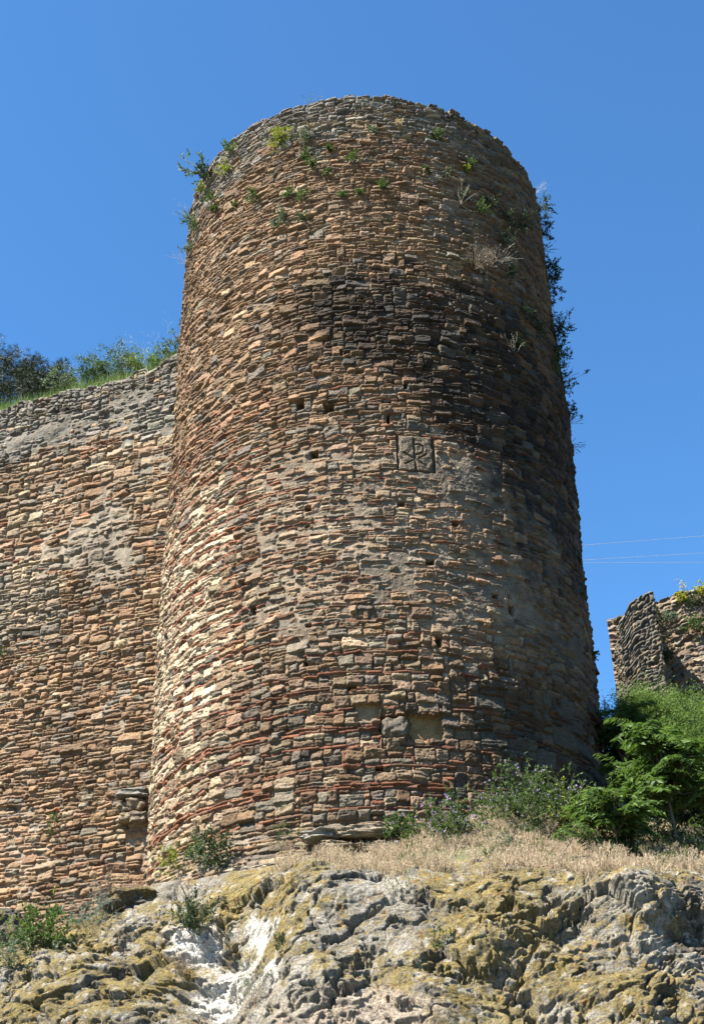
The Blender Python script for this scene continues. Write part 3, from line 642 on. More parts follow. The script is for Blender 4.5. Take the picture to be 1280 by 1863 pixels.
o = strip_wall('ruined_wall', [(rx0+.1, ry(rx0+.1)), (16, ry(16))], 11.2, (np.array([0, .03, .25, 1.]), np.array([ztp+.35, ztp+.35, ztp+.85, ztp+1.6])), pick_ruin, ruin_names, 301, tint_=(.86, .93, 1.0),
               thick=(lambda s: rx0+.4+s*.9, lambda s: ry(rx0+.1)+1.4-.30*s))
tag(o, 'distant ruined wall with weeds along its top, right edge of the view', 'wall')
bx0, bx1 = rx0+.02, rx1-.06
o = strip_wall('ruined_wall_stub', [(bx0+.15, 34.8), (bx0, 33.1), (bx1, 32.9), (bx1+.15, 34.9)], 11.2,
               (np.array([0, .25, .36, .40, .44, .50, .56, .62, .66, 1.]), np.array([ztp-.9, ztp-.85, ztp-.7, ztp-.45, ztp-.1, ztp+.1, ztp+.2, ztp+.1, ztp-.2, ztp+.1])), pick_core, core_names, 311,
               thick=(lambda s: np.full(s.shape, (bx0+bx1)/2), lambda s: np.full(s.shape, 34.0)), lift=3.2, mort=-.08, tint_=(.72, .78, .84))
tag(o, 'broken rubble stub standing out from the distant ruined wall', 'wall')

# ================================================================== PLANT KIT
def nrm(a): return a/(np.linalg.norm(a, axis=-1, keepdims=True)+1e-9)
def leafmesh(P, Dr, L_, W_, g, up=None, fold=.18):
    n = len(P); L_ = np.broadcast_to(L_, n)[:, None]; W_ = np.broadcast_to(W_, n)[:, None]
    ref = g.normal(size=(n, 3)); 
    if up is not None: ref = ref*.55+up
    sd = nrm(np.cross(Dr, ref)); nn = np.cross(sd, Dr)
    mid = P+Dr*L_*.42; v = np.stack([P, mid+sd*W_*.5+nn*W_*fold, P+Dr*L_-nn*L_*.12, mid-sd*W_*.5+nn*W_*fold], 1)
    return v.reshape(-1, 3), np.arange(n*4).reshape(n, 4)
def tubes(Cv, r0, r1, sides=3):
    n, k, _ = Cv.shape; T_ = nrm(np.gradient(Cv, axis=1)); ref = np.array([.31, .42, .85]); A_ = nrm(np.cross(T_, ref)); B_ = np.cross(T_, A_)
    r0 = np.broadcast_to(r0, n)[:, None]; r1 = np.broadcast_to(r1, n)[:, None]; rr_ = (r0+(r1-r0)*np.linspace(0, 1, k)[None])[..., None]
    ring = [Cv+rr_*(A_*math.cos(a)+B_*math.sin(a)) for a in np.linspace(0, 2*math.pi, sides+1)[:-1]]
    V_ = np.stack(ring, 2); idx = np.arange(n*k*sides).reshape(n, k, sides); nx = np.roll(idx, -1, 2)
    return V_.reshape(-1, 3), np.stack([idx[:, :-1], nx[:, :-1], nx[:, 1:], idx[:, 1:]], -1).reshape(-1, 4)
def grow(base, axis, n, length, spread, bend, g, k=8, jit=.0, wig=.12):
    base = np.asarray(base, float); ax = nrm(np.asarray(axis, float)); bs = np.broadcast_to(base, (n, 3))+g.normal(size=(n, 3))*jit
    d = nrm(np.broadcast_to(ax, (n, 3))+g.normal(size=(n, 3))*spread); L_ = length*g.uniform(.6, 1.1, n); pts = [bs]
    for i in range(k-1):
        pts.append(pts[-1]+d*(L_/(k-1))[:, None]); d = nrm(d+np.asarray(bend)*(1.0/(k-1))+g.normal(size=(n, 3))*wig)
    pts[0] = np.broadcast_to(base, (n, 3))          # every stem leaves the same root
    return np.stack(pts, 1)
def along(Cv, m_, g, lo=.15, hi=1.0):
    n, k, _ = Cv.shape; ci = g.integers(0, n, m_); t = g.uniform(lo, hi, m_)**.85*(k-1); i = np.minimum(t.astype(int), k-2); f_ = (t-i)[:, None]
    P = Cv[ci, i]*(1-f_)+Cv[ci, i+1]*f_; return P, nrm(Cv[ci, i+1]-Cv[ci, i])
def join(parts):
    V_, F_, o_ = [], [], 0
    for v, f_ in parts: V_.append(v); F_.append(f_+o_); o_ += len(v)
    return np.concatenate(V_), np.concatenate(F_)
def part(name, vf, mat, root, smooth=False):
    o = mesh_obj(name, vf[0]-np.array(root.location), vf[1], M[mat], root, None, smooth); return o
_seed = [1000]
def plant(name, label, cat, base, axis=(0, 0, 1), n=12, L=.2, spread=.5, bend=(0, 0, 0), leaf='green', nl=200, ll=.03, lw=.012, sr=.002, stem='stem', sub=0, fl=None, jit=.0, group=None, wig=.12, lo=.15, mixd=.7, k=8, sublen=.4):
    _seed[0] += 1; g = np.random.default_rng(_seed[0]); root = empty(name, base); tag(root, label, cat, group)
    Cv = grow(base, axis, n, L, spread, bend, g, k=k, jit=jit, wig=wig); allc = [Cv]
    st_ = [tubes(Cv, sr, sr*.4)]
    if sub:
        P, T_ = along(Cv, n*sub, g, .25, .95); S2 = []
        q = nrm(T_+g.normal(size=T_.shape)*.75); pts = [P]; d = q; ls = L*sublen*g.uniform(.5, 1.1, len(P))
        for i in range(k-1): pts.append(pts[-1]+d*(ls/(k-1))[:, None]); d = nrm(d+np.asarray(bend)*(1.0/(k-1))+g.normal(size=d.shape)*wig)
        C2 = np.stack(pts, 1); allc.append(C2); st_.append(tubes(C2, sr*.55, sr*.3))
    part('stems', join(st_), stem, root)
    src = np.concatenate(allc)
    if nl:
        P, T_ = along(src, nl, g, lo); d = nrm(T_+g.normal(size=T_.shape)*mixd)
        part('foliage', leafmesh(P, d, ll*g.uniform(.55, 1.2, nl), lw*g.uniform(.6, 1.2, nl), g), leaf, root)
    if fl:
        fm, fn, fs = fl; P, T_ = along(src, fn, g, .75); np_ = 5; P5 = np.repeat(P, np_, 0); T5 = np.repeat(T_, np_, 0)
        d = nrm(T5*.5+g.normal(size=T5.shape)); part('flowers', leafmesh(P5+T5*.004, d, fs*.6, fs*.5, g), fm, root)['kind'] = 'stuff'
    return root
def fronds(Cv, pairs, ll, lw, g, droop=.25):
    """pinnate leaves: leaflets in pairs along each curve"""
    n, k, _ = Cv.shape; P, Dd, Ls = [], [], []
    T_ = nrm(np.gradient(Cv, axis=1))
    for t in np.linspace(.22, 1, pairs):
        f_ = t*(k-1); i = min(int(f_), k-2); f_ -= i; p = Cv[:, i]*(1-f_)+Cv[:, i+1]*f_; tt = T_[:, i]
        sd = nrm(np.cross(tt, np.array([0, 0, 1.])+g.normal(size=tt.shape)*.15))
        for s_ in (-1, 1):
            P.append(p); Dd.append(nrm(sd*s_+tt*.45+np.array([0, 0, -droop])+g.normal(size=tt.shape)*.12)); Ls.append(np.full(n, ll*(.55+.6*math.sin(math.pi*min(1, t*.9)))))
    P, Dd, Ls = np.concatenate(P), np.concatenate(Dd), np.concatenate(Ls)
    return leafmesh(P, Dd, Ls*g.uniform(.85, 1.1, len(P)), lw, g, up=np.array([0, 0, 1.]), fold=.08)
def pinnate_shrub(name, label, cat, base, tips, L=.45, per=9, pairs=9, ll=.11, lw=.035, leaf='bright', trunk_r=.018, stem='bark', group=None):
    """woody stems from base to each tip, a whorl of compound leaves at each tip"""
    _seed[0] += 1; g = np.random.default_rng(_seed[0]); base = np.array(base, float); root = empty(name, base); tag(root, label, cat, group)
    tips = np.array(tips, float); n = len(tips); t = np.linspace(0, 1, 9)[None, :, None]
    cen = tips.mean(0); fork = base+(cen-base)*.55+g.normal(size=3)*.04; tk = np.linspace(0, 1, 9)[None, :, None]
    Tk = base+(fork-base)*tk+np.array([.03, .02, 0])*np.sin(tk*3.1)*g.normal()
    md = fork*.45+tips*.55+np.array([0, 0, .10]); Cv = (1-t)**2*fork+2*t*(1-t)*md[:, None]+t*t*tips[:, None]; Cv[:, 1:-1] += g.normal(size=Cv[:, 1:-1].shape)*.008
    tkm = join([tubes(Tk, trunk_r, trunk_r*.7, 6), tubes(Cv, trunk_r*.62, trunk_r*.2, 5)])
    part('trunk', tkm, stem, root)
    fr = []; 
    for i in range(n):
        for j in range(per):
            st_ = Cv[i, -1]-(Cv[i, -1]-Cv[i, -3])*g.uniform(0, 1.6); a = g.uniform(0, 2*math.pi); el_ = g.uniform(-.1, .9)
            fr.append(grow(st_, (math.cos(a), math.sin(a), el_), 1, L*g.uniform(.7, 1.1), .08, (0, 0, -1.1), g, k=10, wig=.03)[0])
    fr = np.stack(fr); part('leaf_stalks', tubes(fr, .004, .0015), 'stem', root); part('foliage', fronds(fr, pairs, ll, lw, g), leaf, root)
    return root
def crown_bush(name, label, cat, base, blobs, nl=3000, ll=.05, lw=.022, leaf='green', stem='bark', twigs=60, group=None, mode='leaf', shell=.55, stick=0, nd=12, tr=.02, trunkname='stems'):
    """blobs: (x, y, z, rx, ry, rz): foliage fills these volumes, limbs lead into them"""
    _seed[0] += 1; g = np.random.default_rng(_seed[0]); base = np.array(base, float); root = empty(name, base); tag(root, label, cat, group)
    B_ = np.array(blobs, float); vol = B_[:, 3]*B_[:, 4]*B_[:, 5]; pr = vol**.8; pr /= pr.sum()
    bi = g.choice(len(B_), twigs, p=pr); u = nrm(g.normal(size=(twigs, 3)))*(g.random((twigs, 1))**.4); tips = B_[bi, :3]+u*B_[bi, 3:]
    t = np.linspace(0, 1, 8)[None, :, None]; md = (base+B_[bi, :3])/2+g.normal(size=tips.shape)*.05*np.linalg.norm(B_[0, 3:]); Cv = (1-t)**2*base+2*t*(1-t)*md[:, None]+t*t*tips[:, None]
    Cv[:, 1:] += g.normal(size=Cv[:, 1:].shape)*.015
    part(trunkname, tubes(Cv, tr*g.uniform(.4, 1, twigs), .004, 4), stem, root)
    # clumps
    ncl = max(10, nl//45); ci = g.choice(len(B_), ncl, p=pr); u = nrm(g.normal(size=(ncl, 3)))*(g.uniform(shell, 1.02, (ncl, 1))); cc_ = B_[ci, :3]+u*B_[ci, 3:]; od = nrm(u*B_[ci, 3:])
    cr_ = (B_[ci, 3:].mean(1)*g.uniform(.14, .30, ncl))
    li_ = g.integers(0, ncl, nl); P = cc_[li_]+g.normal(size=(nl, 3))*cr_[li_][:, None]*.6; d = nrm(od[li_]*.8+np.array([0, 0, .35])+g.normal(size=(nl, 3))*.8)
    if mode == 'leaf': vf = leafmesh(P, d, ll*g.uniform(.6, 1.2, nl), lw*g.uniform(.7, 1.2, nl), g)
    else:
        P = np.repeat(P[:nl//nd], nd, 0); d = nrm(np.repeat(d[:nl//nd], nd, 0)+g.normal(size=P.shape)*.55); P = P+d*ll*.1
        vf = leafmesh(P, d, ll*g.uniform(.7, 1.1, len(P)), lw, g, fold=0)
    part('foliage', vf, leaf, root)
    return root
def hit_rock(px, py):
    K = Pd.reshape(-1, 3); dd_ = K@FW; X_ = (K@RT)/dd_*F+PW/2; Y_ = PH/2-(K@UP)/dd_*F
    e_ = np.hypot(X_-px, Y_-py); c_ = np.where(e_ < 4)[0]
    return K[c_[dd_[c_].argmin()]] if len(c_) else K[e_.argmin()]
def hit_bank(px, py, y0=13.6, y1=34):
    d = ray(px, py)
    for Y_ in np.arange(y0, y1, .04):
        p = d*(Y_/d[1])
        if p[2] < hill_z(p[0], p[1])+0.0: return p
    return p
def twr(px, py, out=0.0):
    t_, z_ = on_tower(px, py); p = cyl_pt(t_, z_, R+out); n = np.array([math.sin(t_), -math.cos(t_), 0]); return p, n

# ------------------------------------------------------------------ plants rooted in the tower
TUFTS = [  # px, py, radius px, leaf, label
 (557, 284, 8, 'green', 'small green tuft just under the grey-green shrub near the tower rim'),
 (569, 304, 9, 'green', 'green tuft two hand-widths below the grey-green shrub near the rim'),
 (601, 273, 6, 'green', 'tiny green sprig right of the grey-green shrub near the rim'),
 (642, 291, 8, 'bright', 'bright little green tuft high on the middle of the tower'),
 (597, 316, 6, 'green', 'faint green sprig below and left of the bright little tuft'),
 (527, 353, 7, 'green', 'thin green tuft left of the dark paired tuft, upper tower'),
 (550, 361, 10, 'green', 'dark green tuft hanging in the middle of the upper left tower face'),
 (463, 361, 10, 'green', 'green tuft on the far left of the upper sunlit stones'),
 (515, 392, 9, 'greyleaf', 'grey-green tuft above the lowest tuft of the upper left face'),
 (505, 413, 8, 'greyleaf', 'lowest grey-green tuft of the upper left face'),
 (551, 398, 8, 'greyleaf', 'grey-green tuft growing beside a pale patch, upper left face'),
 (695, 343, 8, 'green', 'green tuft on a big tan block right of the middle, upper tower'),
 (621, 359, 6, 'green', 'very small green tuft left of the big tan block'),
 (654, 353, 5, 'green', 'smallest green sprig between two tufts of the upper middle'),
 (422, 275, 13, 'bright', 'light green weed on the grey rim stones right of the thistle'),
 (412, 312, 12, 'lime', 'yellowish weed on the stones right of the thistle base'),
 (369, 345, 9, 'lime', 'yellow-green sprig just below the thistle base'),
 (388, 366, 12, 'green', 'green tuft below the thistle on the left flank'),
 (392, 383, 7, 'green', 'small tuft under the green tuft below the thistle'),
 (357, 413, 8, 'green', 'narrow green tuft at the left edge below the thistle'),
 (427, 374, 5, 'green', 'tiny sprig between the thistle tufts and the sunlit tufts'),
 (794, 251, 9, 'green', 'green tuft under the rim right of the middle'),
 (853, 300, 8, 'green', 'dark tuft above the yellowish sprig on the shaded upper right'),
 (847, 312, 6, 'lime', 'yellowish sprig on the shaded upper right of the tower'),
 (812, 320, 9, 'dark', 'dark tuft above the dry spiky stems, upper right'),
 (777, 313, 6, 'green', 'small tuft on a pale block, upper right of the middle'),
 (677, 240, 6, 'greyleaf', 'small grey-green tuft just below the rim in the middle'),
 (724, 232, 7, 'straw', 'small tuft of dry straw just below the rim'),
 (870, 386, 11, 'bright', 'bright green leafy plant among dark tufts on the shaded side'),
 (888, 374, 13, 'dark', 'dark tuft right of the bright green leafy plant'),
 (839, 363, 11, 'dark', 'dark tuft left of the bright green leafy plant'),
 (913, 441, 17, 'dark', 'large dark tuft right of the dry bush'),
 (941, 412, 17, 'dark', 'dark trailing tuft near the right edge, above the dry bush level'),
 (915, 400, 13, 'dark', 'dark tuft between the bright plant and the trailing tuft'),
 (920, 500, 14, 'dark', 'dark tuft below and right of the dry bush'),
 (952, 581, 17, 'dark', 'dark green tuft in deep shade, right of the black stain'),
 (970, 607, 15, 'dark', 'dark tuft just below another in deep shade near the right edge'),
 (937, 632, 12, 'dark', 'dark tuft with white flower spikes in deep shade'),
 (1000, 668, 16, 'green', 'soft green patch low among the plants of the right edge'),
 (345, 400, 10, 'bright', 'bright weed sticking out of the left edge below the thistle'),
 (343, 455, 9, 'greyleaf', 'wispy weed with white florets on the left edge'),
 (1076, 1192, 5, 'bright', 'single tiny green sprig low on the right edge of the tower'),
]
for px, py, r_, lf, lab in TUFTS:
    p, n = twr(px, py, .0); sz = r_*.0105*1.75
    plant('wall_tuft', lab, 'plant', p, axis=(n[0]*.8, n[1]*.8, .45), n=14+r_, L=sz, spread=.65, bend=(0, 0, -.3 if lf == 'dark' else .15), leaf=lf, nl=int(110+r_*42), ll=.032, lw=.016, sr=.0015, jit=sz*.22, group='weeds rooted in the tower joints')
p, n = twr(511, 262); plant('yellow_shrub', 'round yellow-green flowering shrub under the tower rim', 'shrub', p, (n[0], n[1], .9), 46, .27, .6, (0, 0, .3), 'lime', 1500, .035, .012, .002, sub=3, fl=('yellow', 160, .018), jit=.03)
p, n = twr(557, 256); plant('grey_green_shrub', 'round grey-green shrub right of the yellow one under the rim', 'shrub', p, (n[0], n[1], .9), 40, .22, .6, (0, 0, .2), 'greyleaf', 900, .032, .011, .002, sub=3, jit=.03)
# thistle leaning out to the left of the rim
root = plant('thistle', 'tall spiny thistle leaning out from the upper left rim', 'plant', twr(383, 325)[0], (-.80, -.15, .95), 3, 1.15, .14, (-.2, -.1, .2), 'green', 190, .085, .024, .010, sub=3, wig=.08, mixd=1.1, sublen=.25, k=12)
p, n = twr(376, 318); plant('leafy_weed', 'dense dark green weed around the foot of the thistle', 'plant', p, (-.5, -.6, .35), 34, .26, .6, (0, 0, .0), 'dark', 650, .05, .018, .003, jit=.06)
p = cyl_pt(on_tower(566, 186)[0], 18.3, 3.25); plant('wispy_weed', 'wispy grey-green weed standing on top of the rim', 'plant', p, (0, -.1, 1), 26, .42, .25, (0, 0, .1), 'greyleaf', 420, .03, .007, .002, jit=.07)
# dead bush and dry spiky stems in the shade
p, n = twr(866, 490); plant('dry_bush', 'large grey-brown dry bush bulging from the shaded side', 'bush', p, (n[0], n[1], .5), 70, .42, .55, (0, 0, .25), 'twig', 1100, .03, .010, .003, 'twig', sub=4, fl=('palestem', 200, .022), jit=.05)
p, n = twr(872, 495, .05); plant('green_sprigs', 'fresh green sprigs growing through the dry bush', 'plant', p, (n[0]-.4, n[1], .8), 16, .36, .4, (0, 0, .2), 'green', 220, .03, .013, .002, jit=.04)
for px, py, ax, lab in [(838, 372, (.35, -.8, .55), 'dry pale spiky stems above the dry bush'), (905, 478, (.8, -.5, .25), 'dry pale spikes reaching right from the dry bush'), (936, 650, (-.3, -.8, .6), 'white flower spikes in the shade below the dark tufts')]:
    p, n = twr(px, py); plant('dry_flower_spikes', lab, 'plant', p, ax, 13, .42, .35, (0, 0, -.2), 'palestem', 520, .013, .008, .003, 'palestem', group='dry flower spikes on the tower')
# plants breaking the right-hand outline
for px, py, r_, lf, ax, lab in [
 (979, 385, 26, 'dark', (.75, -.3, .6), 'highest dark bush on the right outline of the tower'),
 (984, 428, 20, 'dark', (.9, -.3, .1), 'second dark tuft down the right outline, drooping'),
 (992, 500, 30, 'dark', (.8, -.3, .45), 'dark leafy bush on the right outline level with the dry bush'),
 (999, 530, 18, 'dark', (.9, -.3, -.1), 'spiky leafed plant just under the dark leafy bush'),
 (1003, 608, 34, 'dark', (.8, -.3, .4), 'largest dark bush on the right outline'),
 (1006, 650, 26, 'dark', (.75, -.4, .1), 'dark bush hanging below the largest one'),
 (1020, 700, 14, 'dark', (.8, -.3, .2), 'small dark sprigs in the middle of the right outline'),
 (1026, 748, 18, 'dark', (.8, -.3, .2), 'dark sprigs with an upturned spike on the right outline')]:
    p, n = twr(px, py); plant('edge_bush', lab, 'bush', p, ax, 46, r_*.0080, .8, (0, 0, .1), lf, r_*85, .034, .017, .0025, sub=4, jit=.12, group='bushes on the right outline of the tower')
for px, py, bz, lab in [(985, 400, .5, 'thin curling stems beside the highest dark bush'), (988, 455, .3, 'thin whips on the right outline under the second tuft'), (1012, 580, .2, 'single fern-like frond pointing right'), (1024, 690, .5, 'curling stems below the hanging bush'), (1030, 770, .6, 'curling spikes above the lowest ones'), (1035, 815, -.9, 'lowest curling flower spikes on the right outline')]:
    p, n = twr(px, py); plant('curling_spikes', lab, 'plant', p, (.9, -.2, .15), 9, .34, .35, (0, 0, bz), 'dark', 300, .016, .010, .0025, group='curling spikes on the right outline')
for px, py, lab in [(975, 352, 'feathery dry wisps against the sky at the upper right'), (346, 395, 'feathery wisps against the sky at the left edge'), (339, 480, 'dry wisps with white dots at the left edge, lower down')]:
    p, n = twr(px, py); sgn = 1 if px > 600 else -1
    plant('dry_wisps', lab, 'plant', p, (.8*sgn, -.3, .6), 12, .38, .35, (0, 0, .2), 'whitefl', 90, .010, .007, .0010, 'palestem', sub=2, group='dry wisps on the tower outline')

# ------------------------------------------------------------------ terrace: grass, shrubs, pines
g = np.random.default_rng(77)
n_ = 14000; u_ = g.uniform(1.7, 9.5, n_); w_ = .42+g.random(n_)**1.5*2.2
P = np.stack([WX0+WD[0]*u_-WN[0]*w_, WY0+WD[1]*u_-WN[1]*w_, terrace_z(w_)-.02], -1); P[:, 2] += 0
d_ = nrm(np.array([0, 0, 1.])+g.normal(size=(n_, 3))*.28); ln_ = g.uniform(.14, .50, n_)*(1+.3*pn(u_*1.5, w_, 3))+.12
vf = leafmesh(P, d_, ln_, .012, g, fold=.05); o = mesh_obj('terrace_grass', vf[0], vf[1], M['grass'], None, None, False); o['kind'] = 'stuff'; tag(o, 'tall green grass growing along the top of the curtain wall', 'grass')
def terr(px, back):
    """point on the terrace seen in image column px, `back` metres behind the wall face"""
    q = on_wall(px, 690); p = q-np.array([WN[0], WN[1], 0])*back; k = p[1]/q[1]; x_ = q[0]*k
    return np.array([x_, p[1], float(terrace_z(back))])
for px, bk, rx_, rz_, lf, nl_, lab in [
 (112, 2.2, .35, .32, 'greyleaf', 1500, 'pale green shrub between the pines and the dark green shrub'),
 (165, 1.6, .42, .42, 'green', 3000, 'dense green shrub on the wall, left one of the pair'),
 (215, 1.5, .48, .46, 'green', 3400, 'dense green shrub on the wall, right one of the pair'),
 (262, 1.4, .34, .32, 'grass', 1500, 'light green low shrub between dense shrub and tower'),
 (300, 1.2, .30, .30, 'bright', 1500, 'bright green shrub against the tower on the wall')]:
    b_ = terr(px, bk); c0 = b_+np.array([0, 0, rz_*.75+.18])
    crown_bush('hedge_shrub', lab, 'shrub', b_, [(c0[0], c0[1], c0[2], rx_, rx_, rz_), (c0[0]-rx_*.5, c0[1], c0[2]-rz_*.3, rx_*.7, rx_*.7, rz_*.6), (c0[0]+rx_*.55, c0[1], c0[2]-rz_*.2, rx_*.6, rx_*.6, rz_*.65)], nl_, .055, .020, lf, 'stem', 50, shell=.4, group='shrubs growing on top of the curtain wall', tr=.008)
b_ = terr(317, 1.0); plant('tall_weed', 'tall leafy weed standing against the tower on the wall top', 'plant', b_, (0, 0, 1), 9, 1.05, .12, (0, 0, .1), 'green', 900, .06, .018, .005, sub=4, jit=.01, sublen=.25)
for px, lab in [(232, 'left tall dry stalk with white seeds above the wall shrubs'), (268, 'right tall dry stalk with white seeds above the wall shrubs'), (303, 'highest dry stalk with white seeds beside the tall weed')]:
    b_ = terr(px, 1.1); plant('seed_stalk', lab, 'plant', b_, (-.1, 0, 1), 5, 1.15 if px < 300 else 1.45, .12, (-.1, 0, 0), 'whitefl', 150, .016, .010, .0016, 'palestem', sub=4, lo=.6, sublen=.2, group='dry seed stalks above the wall')
for px, py, Y_, s_, lab in [(-50, 615, 27.5, 1.25, 'dark pine cut by the left edge behind the wall'), (22, 650, 27.0, .88, 'dark pine with the highest tips left of the shrubs'), (70, 662, 26.0, .60, 'smaller pine right of the highest one'), (112, 672, 26.5, .50, 'lowest pine tip next to the pale shrub')]:
    c0 = at(px, py, Y_); b_ = (c0[0], c0[1], 16.6)
    bl = [(c0[0], c0[1], c0[2]-.2*s_, .62*s_, .6*s_, .62*s_), (c0[0]-.45*s_, c0[1], c0[2]-.75*s_, .6*s_, .6*s_, .6*s_), (c0[0]+.4*s_, c0[1], c0[2]-.8*s_, .55*s_, .6*s_, .55*s_), (c0[0]+.1*s_, c0[1]-.2, c0[2]-1.6*s_, .9*s_, .8*s_, .9*s_), (c0[0], c0[1], c0[2]-2.8*s_, .8*s_, .8*s_, .8*s_)]
    crown_bush('pine_tree', lab, 'tree', b_, bl, int(30000*s_), .13, .008, 'pine', 'bark', 60, mode='needle', shell=.25, nd=14, tr=.07*s_, trunkname='trunk', group='pines behind the curtain wall')

# ------------------------------------------------------------------ around the foot of the curtain wall
def wall_tuft(px, py, *a, **k):
    p = on_wall(px, py); return plant(*a[:3], p-np.array([WN[0], WN[1], 0])*0, *a[3:], **k)
wall_tuft(104, 1508, 'wall_weed', 'green weed with a red poppy low on the curtain wall', 'plant', (WN[0], WN[1], .9), 22, .22, .6, (0, 0, .2), 'green', 420, .035, .012, .0018, jit=.06)
p = on_wall(104, 1490)+np.array([WN[0], WN[1], 0])*.05; root = empty('poppy', p); tag(root, 'single red poppy flower above the green weed on the wall', 'flower'); g = np.random.default_rng(9)
Cv = grow(p, (.05, -.2, 1), 1, .14, .05, (0, 0, 0), g); part('stem', tubes(Cv, .003, .002), 'stem', root); tip = Cv[0, -1]
dd_ = nrm(np.array([[math.cos(a), math.sin(a), .55] for a in np.linspace(0, 2*math.pi, 6)[:-1]])); part('petals', leafmesh(np.repeat(tip[None], 5, 0), dd_, .045, .045, g), 'red', root)
wall_tuft(225, 1460, 'dry_grass_tuft', 'dry straw tuft on the curtain wall beside the stacked stones', 'grass', (WN[0], WN[1], .9), 60, .22, .5, (0, 0, -.3), 'straw', 700, .03, .005, .0013, 'straw', jit=.11)
wall_tuft(155, 1452, 'dry_grass_tuft', 'thin dry tuft on the curtain wall left of the straw tuft', 'grass', (WN[0], WN[1], .9), 30, .16, .5, (0, 0, -.3), 'straw', 250, .03, .005, .0013, 'straw', jit=.09)
wall_tuft(3, 1190, 'wall_weed', 'green weed on the curtain wall cut by the left edge of the view', 'plant', (WN[0], WN[1], .6), 18, .18, .6, (0, 0, 0), 'green', 260, .035, .012, .0018, jit=.05)
wall_tuft(240, 1437, 'wall_weed', 'small green weed above the stacked stones', 'plant', (WN[0], WN[1], .9), 14, .12, .6, (0, 0, 0), 'green', 120, .03, .010, .0015, jit=.04)
p0 = on_wall(246, 1478); root = empty('stacked_stones', p0); tag(root, 'small stack of stones capped by a flat grey slab at the wall corner', 'stones')
for k_, (px, py, a, b, c_, col_) in enumerate([(246, 1449, .26, .16, .075, (0.112, 0.105, 0.090)), (253, 1470, .15, .13, .10, (0.128, 0.098, 0.068)), (232, 1474, .10, .12, .085, (0.120, 0.098, 0.068)), (236, 1492, .12, .13, .08, (0.143, 0.112, 0.075)), (258, 1492, .14, .13, .09, (0.112, 0.090, 0.068))]):
    q = on_wall(px, py)+np.array([WN[0], WN[1], 0])*.10; P_, f_, q_ = boulder_mesh(q-p0, a, b, c_, 60+k_, np.array(col_)*1.25, 72, 48, .3, pw=.55)
    o = mesh_obj('slab' if k_ == 0 else 'stone', P_, f_, M['masonry'], root, q_)
# footing slabs in front of the tower
for px, py, a, b, c_, col_, lab in [(668, 1517, .36, .22, .07, (0.150, 0.124, 0.090), None), (625, 1548, .26, .25, .06, (0.143, 0.112, 0.075), None), (585, 1524, .22, .22, .06, (0.135, 0.124, 0.105), None), (690, 1548, .24, .2, .06, (0.150, 0.131, 0.105), None), (450, 1590, .26, .2, .06, (0.195, 0.165, 0.120), None)]:
    q = at(px, py, 16.1 if px > 500 else 16.3); P_, f_, q_ = boulder_mesh(q, a, b, c_, int(px), np.array(col_)*1.45, 120, 60, .38, pw=.5); o = child(mesh_obj('footing_slab', P_, f_, M['masonry'], None, q_), tower)
for px, py, a, b, c_, Y_, lab in [(12, 1690, .28, .3, .22, 16.2, 'grey boulder at the left edge under the curtain wall'), (245, 1640, .34, .3, .13, 15.2, 'flat-topped lichen boulder jutting over the rock left of the tower')]:
    q = at(px, py, Y_); root = mesh_obj('boulder', *(lambda t: (t[0]-q, t[1], M['rock'], None, t[2]))(boulder_mesh(q, a, b, c_, int(px), (0.128, 0.116, 0.094), 128, 80, .26, lichen=.8))); root.location = q; tag(root, lab, 'boulder')
q = hit_bank(768, 1577); root = mesh_obj('flat_stone', *(lambda t: (t[0]-q, t[1], M['rock'], None, t[2]))(boulder_mesh(q+np.array([0, 0, .03]), .24, .14, .055, 9, (0.203, 0.143, 0.090), 72, 40, .2))); root.location = q; tag(root, 'flat orange-tan stone lying in the dry grass', 'stone')

# ------------------------------------------------------------------ plants on rock, bank and tower foot
def rp_(px, py, *a, **k): return plant(*a[:3], hit_rock(px, py)-np.array([0, -.03, .03]), *a[3:], **k)
rp_(205, 1655, 'dead_shrub', 'brown dead shrub at the corner of tower and curtain wall', 'shrub', (0, -.1, 1), 46, .42, .42, (0, 0, .1), 'twig', 500, .018, .007, .0022, 'twig', sub=4, jit=.06)
rp_(185, 1668, 'silver_shrub', 'low blue-grey shrub in front of the brown dead shrub', 'shrub', (-.1, -.2, 1), 90, .22, .8, (0, 0, .3), 'blueleaf', 1900, .030, .007, .0015, 'greyleaf', jit=.13)
rp_(140, 1672, 'silver_shrub', 'pale blue-grey tuft left of the low blue-grey shrub', 'shrub', (-.1, -.2, 1), 50, .16, .8, (0, 0, .3), 'blueleaf', 800, .030, .007, .0015, 'greyleaf', jit=.10)
rp_(70, 1712, 'green_bush', 'bright green leafy bush at the left above the rock', 'bush', (0, -.2, 1), 60, .34, .55, (0, 0, .1), 'bright', 1900, .045, .022, .0025, sub=2, jit=.10)
rp_(20, 1752, 'grey_bush', 'grey-green bush at the left edge below the bright bush', 'bush', (0, -.3, 1), 60, .27, .7, (0, 0, .1), 'greyleaf', 1500, .035, .011, .002, sub=2, jit=.12)
rp_(30, 1690, 'low_weed', 'yellowish low weeds at the foot of the curtain wall, far left', 'plant', (0, -.2, 1), 50, .18, .7, (0, 0, .1), 'lime', 700, .03, .01, .002, jit=.16)
p = at(395, 1556, 16.55); plant('glossy_weed', 'dark glossy weed at the foot of the tower, left side', 'plant', p, (0, -.6, .6), 50, .28, .8, (0, 0, .1), 'dark', 900, .05, .022, .002, sub=2, jit=.10)
p = at(355, 1560, 16.8); plant('glossy_weed', 'mid green weed left of the dark glossy weed', 'plant', p, (0, -.6, .6), 40, .20, .8, (0, 0, .1), 'green', 700, .04, .018, .002, sub=2, jit=.10)
